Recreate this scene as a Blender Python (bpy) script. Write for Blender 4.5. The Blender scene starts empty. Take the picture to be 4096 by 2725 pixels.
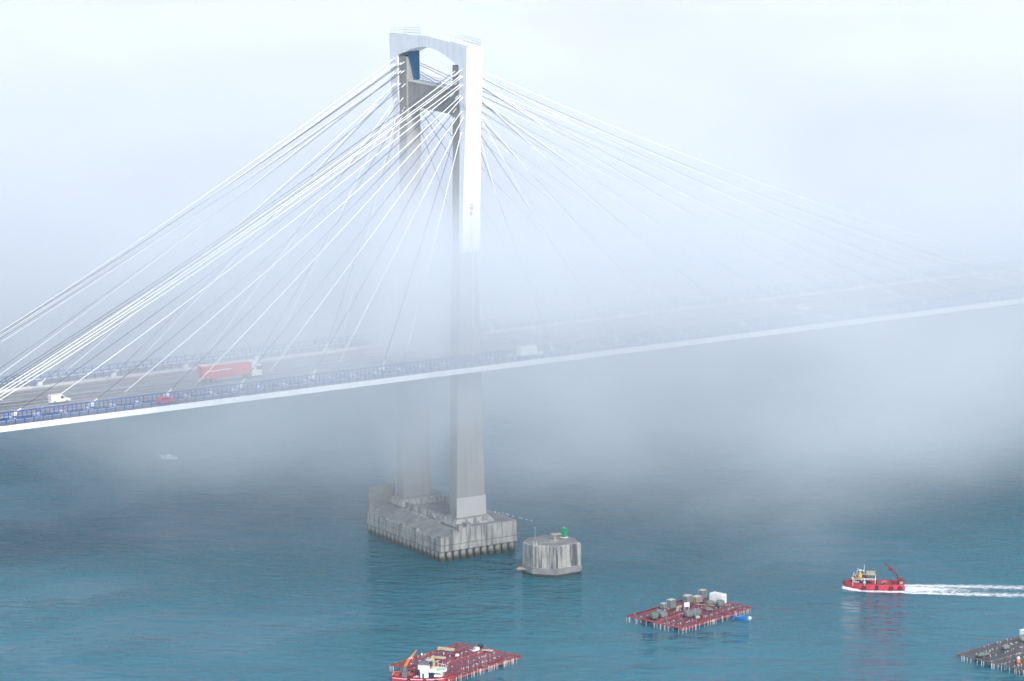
import bpy, math, random
from mathutils import Vector, Matrix
R=math.radians
SC=bpy.context.scene
COL=SC.collection
random.seed(7)

# ------------------------------------------------------------------ camera
cam_data=bpy.data.cameras.new("camera"); cam=bpy.data.objects.new("camera",cam_data); COL.objects.link(cam)
F=15373.4/4096.0
cam_data.sensor_width=36.0; cam_data.lens=36.0*F
cam_data.clip_start=5.0; cam_data.clip_end=20000.0
YAW,PIT,ROLL=R(31.70),R(10.69),R(-0.42)
f=Vector((math.sin(YAW)*math.cos(PIT),math.cos(YAW)*math.cos(PIT),-math.sin(PIT)))
r=Vector((math.cos(YAW),-math.sin(YAW),0)); u=r.cross(f)
r2=math.cos(ROLL)*r+math.sin(ROLL)*u; u2=-math.sin(ROLL)*r+math.cos(ROLL)*u
m=Matrix((( r2.x,u2.x,-f.x,0),(r2.y,u2.y,-f.y,0),(r2.z,u2.z,-f.z,0),(0,0,0,1)))
cam.matrix_world=Matrix.Translation((-445.71,-741.8,213.2))@m
SC.camera=cam

# ------------------------------------------------------------------ light
TO_SUN=Vector((-0.30,-1.25,1.0)).normalized()
EL=math.asin(TO_SUN.z); AZ=math.atan2(TO_SUN.x,TO_SUN.y)
w=bpy.data.worlds.new("World"); SC.world=w; w.use_nodes=True
nt=w.node_tree; nt.nodes.clear()
o=nt.nodes.new('ShaderNodeOutputWorld'); b=nt.nodes.new('ShaderNodeBackground'); s=nt.nodes.new('ShaderNodeTexSky')
s.sky_type='NISHITA'; s.sun_disc=False; s.sun_elevation=EL; s.sun_rotation=AZ
s.air_density=1.0; s.dust_density=1.4; s.ozone_density=1.2
b.inputs['Strength'].default_value=0.15
nt.links.new(s.outputs[0],b.inputs[0]); nt.links.new(b.outputs[0],o.inputs[0])
sd=bpy.data.lights.new("sun",'SUN'); sd.energy=2.7; sd.angle=R(10.0); sd.color=(1.0,0.975,0.94)
sun=bpy.data.objects.new("sun",sd); COL.objects.link(sun); sun.rotation_euler=TO_SUN.to_track_quat('Z','Y').to_euler()
SC.view_settings.view_transform='Standard'; SC.view_settings.look='None'
SC.view_settings.exposure=0.60; SC.view_settings.gamma=1.0
SC.render.engine='CYCLES'
cy=SC.cycles
cy.volume_bounces=6; cy.max_bounces=10; cy.diffuse_bounces=2; cy.glossy_bounces=2; cy.transparent_max_bounces=16
cy.volume_step_rate=1.0; cy.volume_max_steps=256
cy.use_denoising=True
try: cy.denoiser='OPENIMAGEDENOISE'
except Exception: pass
cy.use_adaptive_sampling=True; cy.adaptive_threshold=0.03
cy.sample_clamp_indirect=4.0

# ------------------------------------------------------------------ materials
def newmat(name):
    mt=bpy.data.materials.new(name); mt.use_nodes=True
    return mt,mt.node_tree,mt.node_tree.nodes['Principled BSDF']
def N(nt,t,**k):
    n=nt.nodes.new(t)
    for a,v in k.items():
        if a in n.inputs: n.inputs[a].default_value=v
        else: setattr(n,a,v)
    return n
def mat(name,c,rough=.6,metal=0.,var=.12,scale=.7,spec=.4,streak=None,streak_amt=.5,bump=0.):
    """base colour with mottled variation and optional vertical dirt streaks (world-space object coordinates)"""
    mt,nt,p=newmat(name)
    p.inputs['Roughness'].default_value=rough; p.inputs['Metallic'].default_value=metal
    p.inputs['Specular IOR Level'].default_value=spec
    tc=N(nt,'ShaderNodeTexCoord'); 
    nz=N(nt,'ShaderNodeTexNoise',Scale=scale,Detail=5.,Roughness=.6); nt.links.new(tc.outputs['Object'],nz.inputs['Vector'])
    rp=N(nt,'ShaderNodeMapRange'); rp.inputs['From Min'].default_value=.3; rp.inputs['From Max'].default_value=.7
    rp.inputs['To Min'].default_value=1-var; rp.inputs['To Max'].default_value=1+var
    nt.links.new(nz.outputs['Fac'],rp.inputs['Value'])
    mx=N(nt,'ShaderNodeVectorMath',operation='SCALE'); mx.inputs[0].default_value=c; nt.links.new(rp.outputs[0],mx.inputs['Scale'])
    out=mx.outputs[0]
    if streak is not None:
        mp=N(nt,'ShaderNodeMapping'); mp.inputs['Scale'].default_value=(1.1,1.1,.07); nt.links.new(tc.outputs['Object'],mp.inputs['Vector'])
        n2=N(nt,'ShaderNodeTexNoise',Scale=1.0,Detail=4.,Roughness=.65); nt.links.new(mp.outputs[0],n2.inputs['Vector'])
        r3=N(nt,'ShaderNodeMapRange'); r3.inputs['From Min'].default_value=.46; r3.inputs['From Max'].default_value=.62
        r3.inputs['To Max'].default_value=streak_amt; nt.links.new(n2.outputs['Fac'],r3.inputs['Value'])
        mm=N(nt,'ShaderNodeMix',data_type='RGBA'); nt.links.new(r3.outputs[0],mm.inputs[0]); nt.links.new(out,mm.inputs[6]); mm.inputs[7].default_value=(*streak,1)
        out=mm.outputs[2]
    nt.links.new(out,p.inputs['Base Color'])
    if bump:
        bp=N(nt,'ShaderNodeBump',Strength=bump,Distance=.1); nt.links.new(nz.outputs['Fac'],bp.inputs['Height']); nt.links.new(bp.outputs[0],p.inputs['Normal'])
    return mt
M={}
M['concrete']=mat('weathered_concrete',(.30,.29,.27),.85,var=.10,scale=.25,streak=(.17,.17,.17),streak_amt=.35)
M['concrete_stain']=mat('streaked_concrete',(.42,.41,.38),.9,var=.2,scale=.35,streak=(.08,.08,.09),streak_amt=.75,bump=.4)
M['concrete_light']=mat('repaired_concrete',(.48,.47,.45),.8,var=.05,scale=.4)
M['slab_top']=mat('dirty_slab',(.25,.25,.25),.9,var=.3,scale=.35,bump=.3)
M['wet']=mat('wet_algae_concrete',(.055,.06,.05),.5,var=.4,scale=1.2)
M['white']=mat('white_paint',(.80,.80,.80),.55,var=.03,scale=.15,streak=(.56,.59,.62),streak_amt=.45)
M['white_gloss']=mat('white_gloss_paint',(.80,.80,.78),.3,var=.04,scale=1.)
M['cable_white']=mat('white_cable_sheath',(.80,.80,.78),.45,var=.02,scale=.1)
M['cable_dark']=mat('dark_cable_sheath',(.06,.075,.10),.5,var=.1,scale=.1)
M['steel']=mat('galvanised_steel',(.30,.32,.34),.5,.3,var=.15)
M['blue']=mat('blue_rail_paint',(.012,.09,.33),.5,var=.12,scale=.6)
M['bluepanel']=mat('dark_blue_panel',(.02,.10,.22),.6,var=.1)
M['paleblue']=mat('pale_blue_rail',(.22,.30,.40),.5,var=.1)
M['asphalt']=mat('asphalt',(.17,.175,.185),.9,var=.2,scale=.5)
M['walk']=mat('pink_walkway',(.26,.21,.19),.9,var=.15,scale=.6)
M['paint']=mat('road_marking',(.75,.75,.72),.7,var=.08)
M['barrier']=mat('barrier_concrete',(.62,.61,.58),.8,var=.08,scale=.6)
M['rust']=mat('rust_red_beam',(.31,.07,.09),.8,var=.45,scale=.8)
M['rust2']=mat('rust_orange_beam',(.30,.075,.04),.8,var=.4,scale=.8)
M['oldwood']=mat('grey_brown_beam',(.13,.105,.11),.9,var=.45,scale=.9)
M['rope']=mat('white_rope',(.72,.70,.66),.9,var=.15)
M['net']=mat('grey_net',(.15,.16,.16),.95,var=.5,scale=2.2,bump=1.)
M['netgreen']=mat('green_net',(.10,.15,.12),.95,var=.35,scale=1.5,bump=1.)
M['teal']=mat('teal_tarp',(.03,.22,.25),.8,var=.3)
M['wood']=mat('pale_timber',(.45,.36,.26),.85,var=.25,scale=1.5)
M['crate']=mat('grey_crate_slats',(.28,.30,.30),.8,var=.4,scale=3.)
M['dark']=mat('dark_opening',(.012,.016,.022),.5,var=.3)
M['red']=mat('red_hull_paint',(.60,.04,.07),.45,var=.22,scale=1.1)
M['maroon']=mat('maroon_paint',(.16,.015,.025),.5,var=.2)
M['deckred']=mat('red_deck_paint',(.33,.05,.06),.7,var=.2)
M['orange']=mat('orange_paint',(.72,.16,.02),.5,var=.12)
M['yellow']=mat('yellow_float',(.75,.42,.02),.5,var=.08)
M['greendeck']=mat('pale_green_deck',(.30,.55,.30),.7,var=.15)
M['bluehull']=mat('blue_boat_paint',(.01,.16,.50),.4,var=.12)
M['bluein']=mat('light_blue_boat_inside',(.04,.25,.55),.5,var=.12)
M['green']=mat('green_beacon_paint',(.0,.33,.12),.45,var=.06)
M['truckred']=mat('red_trailer_tarp',(.55,.035,.03),.5,var=.05,scale=.3)
M['carred']=mat('red_car_paint',(.55,.02,.03),.3,var=.02)
M['glass']=mat('dark_glass',(.02,.04,.06),.1,var=.1)
M['tyre']=mat('tyre_rubber',(.02,.02,.022),.8,var=.2)
M['rooftan']=mat('peach_roof',(.62,.50,.42),.6,var=.06)
M['shade']=mat('grey_awning',(.13,.14,.15),.8,var=.25,scale=2.)
M['gull']=mat('gull_feathers',(.8,.8,.8),.7,var=.05)
M['lens']=mat('lamp_lens',(.6,.65,.6),.2,var=.02)

# pier concrete: bare above, algae band near the water line (a stain that is on the concrete itself)
def tide_mat(name,c,z0,z1,low=(.05,.055,.045),streak=(.07,.075,.09),amt=.92):
    mt=mat(name,c,.9,var=.2,scale=.5,streak=streak,streak_amt=amt,bump=.4)
    nt=mt.node_tree; p=nt.nodes['Principled BSDF']; src=p.inputs['Base Color'].links[0].from_socket
    g=N(nt,'ShaderNodeNewGeometry'); sp=N(nt,'ShaderNodeSeparateXYZ'); nt.links.new(g.outputs['Position'],sp.inputs[0])
    nz=N(nt,'ShaderNodeTexNoise',Scale=1.1,Detail=4.); nt.links.new(g.outputs['Position'],nz.inputs['Vector'])
    ad=N(nt,'ShaderNodeMath',operation='MULTIPLY_ADD'); nt.links.new(nz.outputs['Fac'],ad.inputs[0]); ad.inputs[1].default_value=1.0; nt.links.new(sp.outputs['Z'],ad.inputs[2])
    mr=N(nt,'ShaderNodeMapRange'); mr.inputs['From Min'].default_value=z0+.5; mr.inputs['From Max'].default_value=z1+.5
    mr.inputs['To Min'].default_value=1; mr.inputs['To Max'].default_value=0; nt.links.new(ad.outputs[0],mr.inputs['Value'])
    mm=N(nt,'ShaderNodeMix',data_type='RGBA'); nt.links.new(mr.outputs[0],mm.inputs[0]); nt.links.new(src,mm.inputs[6]); mm.inputs[7].default_value=(*low,1)
    nt.links.new(mm.outputs[2],p.inputs['Base Color'])
    return mt
M['pile']=tide_mat('tidal_pile_concrete',(.38,.36,.33),.7,1.6)
M['dolphin']=tide_mat('tidal_block_concrete',(.44,.42,.38),.55,.75,low=(.035,.04,.035))

# ------------------------------------------------------------------ mesh helpers
class MB:
    def __init__(s): s.v=[];s.f=[];s.mi=[];s.sm=[]
    def add(s,vs,fs,mi=0,smooth=False):
        n=len(s.v); s.v+=[tuple(map(float,x)) for x in vs]; s.f+=[tuple(n+i for i in q) for q in fs]; s.mi+=[mi]*len(fs); s.sm+=[smooth]*len(fs)
    def hexa(s,p,mi=0): # 8 points: bottom 4 ccw, top 4 ccw
        s.add(p,[(3,2,1,0),(4,5,6,7),(0,1,5,4),(1,2,6,5),(2,3,7,6),(3,0,4,7)],mi)
    def box(s,x0,x1,y0,y1,z0,z1,mi=0):
        s.hexa([(x0,y0,z0),(x1,y0,z0),(x1,y1,z0),(x0,y1,z0),(x0,y0,z1),(x1,y0,z1),(x1,y1,z1),(x0,y1,z1)],mi)
    def bevel_box(s,x0,x1,y0,y1,z0,z1,b=.1,mi=0):
        def ring(d,z): 
            a,bb,c,dd=x0+d,x1-d,y0+d,y1-d
            e=b*.7
            return [(a+e,c,z),(bb-e,c,z),(bb,c+e,z),(bb,dd-e,z),(bb-e,dd,z),(a+e,dd,z),(a,dd-e,z),(a,c+e,z)]
        s.loft([ring(b*.5,z0),ring(0,z0+b*.5),ring(0,z1-b*.5),ring(b*.5,z1)],mi)
    def loft(s,rings,mi=0,cap=True,smooth=False):
        n=len(rings[0]); vs=[p for r_ in rings for p in r_]; fs=[]
        for k in range(len(rings)-1):
            for i in range(n):
                j=(i+1)%n; fs.append((k*n+i,k*n+j,(k+1)*n+j,(k+1)*n+i))
        if cap: fs.append(tuple(reversed(range(n)))); fs.append(tuple((len(rings)-1)*n+i for i in range(n)))
        s.add(vs,fs,mi,smooth)
    def prism(s,poly,axis,a,b,mi=0): # poly in the other two axes
        def P(q,t): 
            return {'x':(t,q[0],q[1]),'y':(q[0],t,q[1]),'z':(q[0],q[1],t)}[axis]
        s.loft([[P(q,a) for q in poly],[P(q,b) for q in poly]],mi)
    def tube(s,a,b,ra,rb=None,n=8,mi=0,smooth=True,cap=True):
        a=Vector(a);b=Vector(b); rb=ra if rb is None else rb
        d=(b-a).normalized(); t=Vector((0,0,1)) if abs(d.z)<.9 else Vector((1,0,0)); e1=d.cross(t).normalized(); e2=d.cross(e1)
        rg=lambda c,q:[c+e1*(q*math.cos(2*math.pi*i/n))-e2*(q*math.sin(2*math.pi*i/n)) for i in range(n)]
        s.loft([rg(a,ra),rg(b,rb)],mi,cap,smooth)
    def path(s,pts,rad,n=6,mi=0):
        pts=[Vector(p) for p in pts]; rings=[]
        for i,p_ in enumerate(pts):
            d=(pts[min(i+1,len(pts)-1)]-pts[max(i-1,0)]).normalized(); t=Vector((0,0,1)) if abs(d.z)<.95 else Vector((1,0,0))
            e1=d.cross(t).normalized(); e2=d.cross(e1); q=rad if not isinstance(rad,(list,tuple)) else rad[i]
            rings.append([p_+e1*(q*math.cos(2*math.pi*k/n))-e2*(q*math.sin(2*math.pi*k/n)) for k in range(n)])
        s.loft(rings,mi,True,True)
    def beam(s,a,b,w_,h,mi=0):
        a=Vector(a);b=Vector(b); d=(b-a).normalized(); t=Vector((0,0,1)) if abs(d.z)<.95 else Vector((0,1,0)); e1=d.cross(t).normalized()*(w_/2); e2=e1.cross(d).normalized()*(h/2)
        s.loft([[c-e1-e2,c+e1-e2,c+e1+e2,c-e1+e2] for c in (a,b)],mi)
    def blob(s,c,rx,ry,rz,seed=0,n=12,m_=7,amp=.12,mi=0,power=1.):
        rnd=random.Random(seed); ph=[rnd.uniform(0,6.28) for _ in range(6)]; rings=[]
        for k in range(1,m_):
            th=math.pi*k/m_; rg=[]
            for i in range(n):
                a=-2*math.pi*i/n; q=1+amp*(math.sin(3*a+ph[0]+2*th)+math.sin(5*a+ph[1]-3*th)*.6+math.sin(2*a+ph[2])*.5)
                ca,sa=math.cos(a),math.sin(a)
                sx=math.copysign(abs(ca)**power,ca); sy=math.copysign(abs(sa)**power,sa)
                rg.append((c[0]+rx*q*math.sin(th)**power*sx,c[1]+ry*q*math.sin(th)**power*sy,c[2]+rz*math.copysign(abs(math.cos(th))**power,math.cos(th))))
            rings.append(rg)
        s.loft(rings[::-1] if 0 else rings,mi,True,True)
    def build(s,name,mats,parent=None,loc=None):
        me=bpy.data.meshes.new(name); me.from_pydata(s.v,[],s.f)
        for mm in (mats if isinstance(mats,(list,tuple)) else [mats]): me.materials.append(M[mm] if isinstance(mm,str) else mm)
        me.polygons.foreach_set('material_index',s.mi); me.polygons.foreach_set('use_smooth',s.sm); me.update()
        import bmesh
        bm=bmesh.new(); bm.from_mesh(me); bmesh.ops.recalc_face_normals(bm,faces=bm.faces); bm.to_mesh(me); bm.free()
        ob=bpy.data.objects.new(name,me); COL.objects.link(ob)
        if parent is not None: ob.parent=parent
        if loc: ob.location=loc
        return ob
def thing(name,label,cat,loc=(0,0,0),rz=0,group=None):
    ob=bpy.data.objects.new(name,None); COL.objects.link(ob); ob.location=loc; ob.rotation_euler=(0,0,rz); ob.empty_display_size=.5
    return tag(ob,label,cat,group)
def tag(ob,label,cat,group=None):
    ob['label']=label; ob['category']=cat
    if group: ob['group']=group
    return ob
def struct(ob,kind='structure'): ob['kind']=kind; return ob
def copy_tree(ob,label,loc=None,rz=None,parent=None):
    c=ob.copy(); COL.objects.link(c)
    if parent is not None: c.parent=parent
    if label: c['label']=label
    if loc is not None: c.location=loc
    if rz is not None: c.rotation_euler=(0,0,rz)
    for ch in list(ob.children): copy_tree(ch,None,parent=c)
    return c
ORD=['nearest','second','third','fourth','fifth','sixth','seventh','eighth','ninth','tenth','eleventh','twelfth']

# ------------------------------------------------------------------ water
mt,nt,p=newmat('sea_water'); M['water']=mt
p.inputs['Base Color'].default_value=(.008,.060,.072,1); p.inputs['Roughness'].default_value=.08; p.inputs['IOR'].default_value=1.33; p.inputs['Specular IOR Level'].default_value=.5
p.inputs['Subsurface Weight'].default_value=.6; p.inputs['Subsurface Scale'].default_value=1.0; p.inputs['Subsurface Radius'].default_value=(4.,16.,20.)
g=N(nt,'ShaderNodeNewGeometry')
mpr=N(nt,'ShaderNodeMapping'); mpr.inputs['Rotation'].default_value=(0,0,R(38)); nt.links.new(g.outputs['Position'],mpr.inputs['Vector'])
mpw=N(nt,'ShaderNodeMapping'); mpw.inputs['Scale'].default_value=(.55,1.25,1); nt.links.new(mpr.outputs[0],mpw.inputs['Vector'])
big=N(nt,'ShaderNodeTexNoise',Scale=.016,Detail=4.,Distortion=1.2); nt.links.new(g.outputs['Position'],big.inputs['Vector'])
n1=N(nt,'ShaderNodeTexNoise',Scale=.42,Detail=3.,Roughness=.55,Distortion=.5); nt.links.new(mpw.outputs[0],n1.inputs['Vector'])
n2=N(nt,'ShaderNodeTexNoise',Scale=.09,Detail=2.,Roughness=.5); nt.links.new(mpw.outputs[0],n2.inputs['Vector'])
gust=N(nt,'ShaderNodeMapRange'); gust.inputs['From Min'].default_value=.38; gust.inputs['From Max'].default_value=.6; gust.inputs['To Min'].default_value=.2; gust.inputs['To Max'].default_value=1.3
nt.links.new(big.outputs['Fac'],gust.inputs['Value'])
ml=N(nt,'ShaderNodeMath',operation='MULTIPLY'); nt.links.new(n1.outputs['Fac'],ml.inputs[0]); nt.links.new(gust.outputs[0],ml.inputs[1])
ad=N(nt,'ShaderNodeMath',operation='ADD'); nt.links.new(ml.outputs[0],ad.inputs[0]); nt.links.new(n2.outputs['Fac'],ad.inputs[1])
bp=N(nt,'ShaderNodeBump',Strength=1.,Distance=1.3); nt.links.new(ad.outputs[0],bp.inputs['Height']); nt.links.new(bp.outputs[0],p.inputs['Normal'])
cr=N(nt,'ShaderNodeMix',data_type='RGBA'); cr.inputs[6].default_value=(.016,.125,.182,1); cr.inputs[7].default_value=(.022,.148,.186,1); nt.links.new(big.outputs['Fac'],cr.inputs[0]); nt.links.new(cr.outputs[2],p.inputs['Base Color'])
mb=MB(); mb.add([(-6000,-6000,0),(8000,-6000,0),(8000,9000,0),(-6000,9000,0)],[(0,1,2,3)])
struct(mb.build('water','water'))

# ------------------------------------------------------------------ pylon
CY=12.25   # mid line between the two legs
def zlerp(tab,z):
    for (a,va),(b_,vb) in zip(tab,tab[1:]):
        if z<=b_: return va+(vb-va)*(z-a)/(b_-a)
    return tab[-1][1]
HW=[(0,4.05),(9.0,3.9),(41,3.25),(71,2.32),(101,1.78),(119,1.65)]      # half width along the bridge
YI=[(0,1.85),(9,1.8),(41,1.8),(71,2.0),(119,2.15)]
pyl=thing('bridge_pylon','tall concrete bridge pylon with white portal head and two legs rising from the fog','pylon',(0,0,0))
def mir(y,near): return y if near else 2*CY-y
for near in (True,False):
    # concrete shaft, chamfered slightly
    zs=[7.9,9.0,25,41,56,71,86,101,113.2]
    rings=[]
    for z in zs:
        h=zlerp(HW,z); yi=zlerp(YI,z); yo=-1.8; c=.22
        y0,y1=yo,yi
        ring=[(-h+c,y0),(h-c,y0),(h,y0+c),(h,y1-c),(h-c,y1),(-h+c,y1),(-h,y1-c),(-h,y0+c)]
        rings.append([(x,mir(y,near),z) for x,y in ring])
    mb=MB(); mb.loft(rings); leg=mb.build('leg','concrete',pyl)
    if not near: leg['label']='farther concrete leg half lost in fog'
    else: leg['label']='nearer concrete leg'
    # pale repaired collar at the foot
    mb=MB(); h=zlerp(HW,10.5)+.06
    rings=[]
    for z,hh in ((9.0,3.97),(13.6,3.86)):
        rings.append([(x,mir(y,near),z) for x,y in ((-hh,-1.88),(hh,-1.88),(hh,-1.5),(-hh,-1.5))])
    mb.loft(rings); mb.build('base_band','concrete_light',leg)
    # white shell on the outside of the leg
    zs=[70.8,80,92,104.6]; mb=MB(); rings=[]
    for z in zs:
        h=zlerp([(70,2.52),(104.6,1.86),(119,1.8)],z); yo=-5.2+(118-z)*.056; yin=-1.45
        if z<75: yo=-2.65
        rings.append([(x,mir(y,near),z) for x,y in ((-h,yo),(h,yo),(h,yin),(-h,yin))])
    mb.loft(rings); sh=mb.build('leg_shell','white',pyl)
    # step block below the portal
    mb=MB()
    zt=104.6; P=lambda x,y,z:(x,mir(y,near),z)
    mb.loft([[P(-1.9,-4.4,103.6),P(1.9,-4.4,103.6),P(1.9,-1.6,103.6),P(-1.9,-1.6,103.6)],[P(-2.12,-4.5,zt+.3),P(2.12,-4.5,zt+.3),P(2.12,-1.52,zt+.3),P(-2.12,-1.52,zt+.3)]])
    mb.build('shell_step','white',pyl)
    # hanger slot with cross bars in the outer shell face
    mb=MB(); yo=-5.2+(118-81.5)*.056-.02
    pts=[(-.42,79.3),(.42,79.3),(.42,82.6),(.3,83.7),(0,84.4),(-.3,83.7),(-.42,82.6)]
    mb.prism(pts,'y',mir(yo+.3,near),mir(yo-.01,near)); sl=mb.build('hanger_slot','slab_top',pyl)
    for zz in (80.3,81.4):
        mb=MB(); mb.box(-.42,.42,*sorted((mir(yo-.06,near),mir(yo-.01,near))),zz,zz+.25); mb.build('cross_bar','white',sl)
# portal head : one arch-shaped block
out=[(-5.22,118.0),(CY-.6,118.95),(CY+.6,118.95),(2*CY+5.22,118.0)]
soff=[(-1.5,113.4),(1.9,114.35),(4.3,115.2),(7.8,115.98),(CY-1.7,116.33),(CY+1.7,116.33)]
soff=soff+[(2*CY-y,z) for y,z in soff[:4][::-1]]
mb=MB(); h=2.12
# build as columns between x=-h and x=h : list of (y, ztop, zbot)
def ztop(y): t=abs(y-CY)/(CY+5.22); return 118.98-.98*t
ys=[-5.22]+[q[0] for q in soff]+[2*CY+5.22]
def cell(y0,y1,b0,b1,t0,t1):
    mb.hexa([(-h,y0,b0),(h,y0,b0),(h,y1,b1),(-h,y1,b1),(-h,y0,t0),(h,y0,t0),(h,y1,t1),(-h,y1,t1)])
rings=[]
rings.append([(-h,-4.5,104.9),(h,-4.5,104.9),(h,-1.5,104.9),(-h,-1.5,104.9)])
rings.append([(-h,-5.22,117.95),(h,-5.22,117.95),(h,-1.5,117.95),(-h,-1.5,117.95)])
prof=[(-4.5,104.9),(-5.22,118.0),(CY,118.98),(2*CY+5.22,118.0),(2*CY+4.5,104.9),(2*CY+1.5,104.9)]
inner=[(2*CY+1.5,113.4)]+soff[::-1][1:]+[(-1.5,104.9)]
poly=prof+inner
# front/back as quads strips + sides
front=[];nP=len(poly)
# strips: outer chain vs inner chain tessellated by hand through an ngon; ngon is concave so triangulate
from mathutils.geometry import tessellate_polygon
tri=tessellate_polygon([[Vector((y,z,0)) for y,z in poly]])
mb.add([(-h,y,z) for y,z in poly]+[(h,y,z) for y,z in poly],[tuple(t) for t in tri]+[tuple(nP+i for i in t[::-1]) for t in tri]+[(i,(i+1)%nP,nP+(i+1)%nP,nP+i) for i in range(nP)])
mb.build('portal_arch','white',pyl)
# upper cross beam
mb=MB(); y0,y1=2.1,2*CY-2.1
mb.prism([(y0,101.6),(y0+1.2,101.9),(y1-1.2,101.9),(y1,101.6),(y1,107.5),(y0,107.5)],'x',-1.45,1.45)
xb=mb.build('cross_beam','concrete',pyl)
mb=MB(); mb.box(-1.52,1.52,y0+.02,y1-.02,107.5,107.75); mb.build('coping','concrete_light',xb)
def rail(pts,hh,step,rad,name,matn,parent,mid=True):
    mb=MB()
    for a,b_ in zip(pts,pts[1:]):
        a=Vector(a);b_=Vector(b_); n=max(1,round((b_-a).length/step))
        for i in range(n+1):
            c=a.lerp(b_,i/n); mb.tube(c,c+Vector((0,0,hh)),rad,n=5,smooth=False)
        for q in ((1,.55) if mid else (1,)):
            mb.tube(a+Vector((0,0,hh*q)),b_+Vector((0,0,hh*q)),rad,n=5,smooth=False)
    return mb.build(name,matn,parent)
rail([(1.3,3.0,107.75),(1.3,21.5,107.75)],1.2,1.3,.035,'beam_railing','paleblue',pyl)
rail([(-1.3,16.0,107.75),(-1.3,9.0,107.75)],1.1,1.3,.03,'beam_railing','paleblue',pyl)
for near in (True,False):
    q=lambda x,y:(x,mir(y,near),ztop(mir(y,near))+.03)
    rail([q(-1.75,2.4),q(1.75,2.4),q(1.75,-4.9)] if near else [q(-1.75,-4.9),q(1.75,-4.9),q(1.75,2.4)],1.25,1.2,.03,'roof_railing','paleblue',pyl)
    mb=MB(); 
    for a,b_ in ((q(-1.85,2.6),q(-1.85,-5.0)),(q(1.85,2.6),q(1.85,-5.0))): mb.beam(a,b_,.1,.12)
    mb.build('roof_kerb','steel',pyl)
mb=MB(); yf=2*CY-2.16  # thin dark blue sheet with a slanted front edge, far leg's inner face
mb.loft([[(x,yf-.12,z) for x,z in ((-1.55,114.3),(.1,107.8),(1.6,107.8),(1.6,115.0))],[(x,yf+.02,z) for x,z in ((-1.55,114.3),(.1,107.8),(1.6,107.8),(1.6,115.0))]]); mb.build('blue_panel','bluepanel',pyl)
# anchor stub blocks on the front and back of the legs
def sleeve(mb,a,d,l,r_): mb.tube(a,a+d*l,r_,r_*.85,n=8)

# ------------------------------------------------------------------ stay cables
Z_DECK=45.55
def cable(name_label,top,bot,rad,matn,group,sag,boxy=False,toplen=1.4,hood=False):
    top=Vector(top);bot=Vector(bot)
    t=thing('stay_cable',name_label,'stay cable',tuple(bot),group=group)
    L=(top-bot).length; n=14; pts=[]
    for i in range(n+1):
        q=i/n; P_=bot.lerp(top,q)-bot; pts.append(P_-Vector((0,0,4*sag*q*(1-q))))
    mb=MB(); mb.path(pts,rad,n=6); mb.build('sheath',matn,t)
    d=(pts[-1]-pts[-2]).normalized(); T=top-bot
    mb=MB(); mb.tube(T-d*toplen,T+d*.25,rad*1.3,rad*1.7,n=8); mb.tube(T+d*.2,T+d*.45,rad*2.0,n=8); mb.build('upper_socket','white',t)
    d=(pts[1]-pts[0]).normalized()
    mb=MB()
    if boxy:
        mb.tube(-d*.3,d*1.7,rad*2.6,rad*1.8,n=8)
        sx=1 if d.x>0 else -1
        mb.prism([(-.7*sx,-.6),(.45*sx,-.6),(.55*sx,.05),(.15*sx,.4),(-.4*sx,.15)],'y',-.4,.4)
        mb.build('anchor_housing','white_gloss',t)
    else:
        mb.tube(-d*.2,d*3.2,rad*1.7,rad*1.45,n=8); mb.build('lower_sleeve','steel',t)
    return t
Ztop_w=[112.4,111.0,111.0,109.1,109.1,106.5,106.3,102.8,101.6,98.0]
Yoff_w=[-2.6,-2.2,-3.25,-2.05,-3.2,-2.2,-3.15,-2.4,-3.3,-2.6]
left_w=[-129.2,-127.8,-126.2,-124.6,-108.7,-90.6,-72.5,-54.4,-36.2,-18.1]
right_w=[18.12*k for k in range(10,0,-1)]
Ztop_d=[111.7,111.4,109.7,109.5,106.6,106.5,103.2,101.0,98.6]
Yoff_d=[.9,-.5,.9,-.6,1.3,-.9,.3,1.0,-.3]
left_d=[-132.0,-130.6,-129.4,-113.2,-95.1,-77.0,-58.9,-40.7,-22.6]
right_d=[163.1+4.5,145.0+4.5,126.8+4.5,108.7+4.5,90.6+4.5,72.5+4.5,54.4+4.5,36.2+4.5,22.6]
for near in (True,False):
    leg='near leg' if near else 'far leg'
    for side,anch,sx in (('left',left_w,-1),('right',right_w,1)):
        n_=len(anch)
        for i,(zt,yo,xa) in enumerate(zip(Ztop_w,Yoff_w,anch)):
            rank=n_-1-i
            yb=-2.45 if near else 2*CY+2.45
            lab=f"white stay cable off the {leg}'s outer face, {ORD[rank]} to the pylon on the {side}"
            if rank==n_-1: lab=f"white stay cable off the {leg}'s outer face, topmost and longest on the {side}"
            xt=sx*(zlerp([(70,2.5),(104.6,1.9),(119,2.15)],zt)+.35)
            L=abs(xa)
            cable(lab,(xt,mir(yo,near),zt),(xa,yb,Z_DECK+.9),.098,'cable_white',f'white outer stay cables of the {leg}',L*L*1.1e-4)
    for side,anch,sx in (('left',left_d,-1),('right',right_d,1)):
        n_=len(anch)
        for i,(zt,yo,xa) in enumerate(zip(Ztop_d,Yoff_d,anch)):
            rank=n_-1-i
            yb=(-.9 if i%2 else -.9) if near else 2*CY+.9
            lab=f"dark stay cable off the {leg}'s recessed face, {ORD[rank]} to the pylon on the {side}"
            if rank==n_-1: lab=f"dark stay cable off the {leg}'s recessed face, topmost and longest on the {side}"
            xt=sx*(zlerp(HW,zt)+.3); L=abs(xa)
            cable(lab,(xt,mir(yo,near),zt),(xa,yb,Z_DECK+.75),.07,'cable_dark',f'dark inner stay cables of the {leg}',L*L*1.1e-4,boxy=True,toplen=.9)
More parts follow.
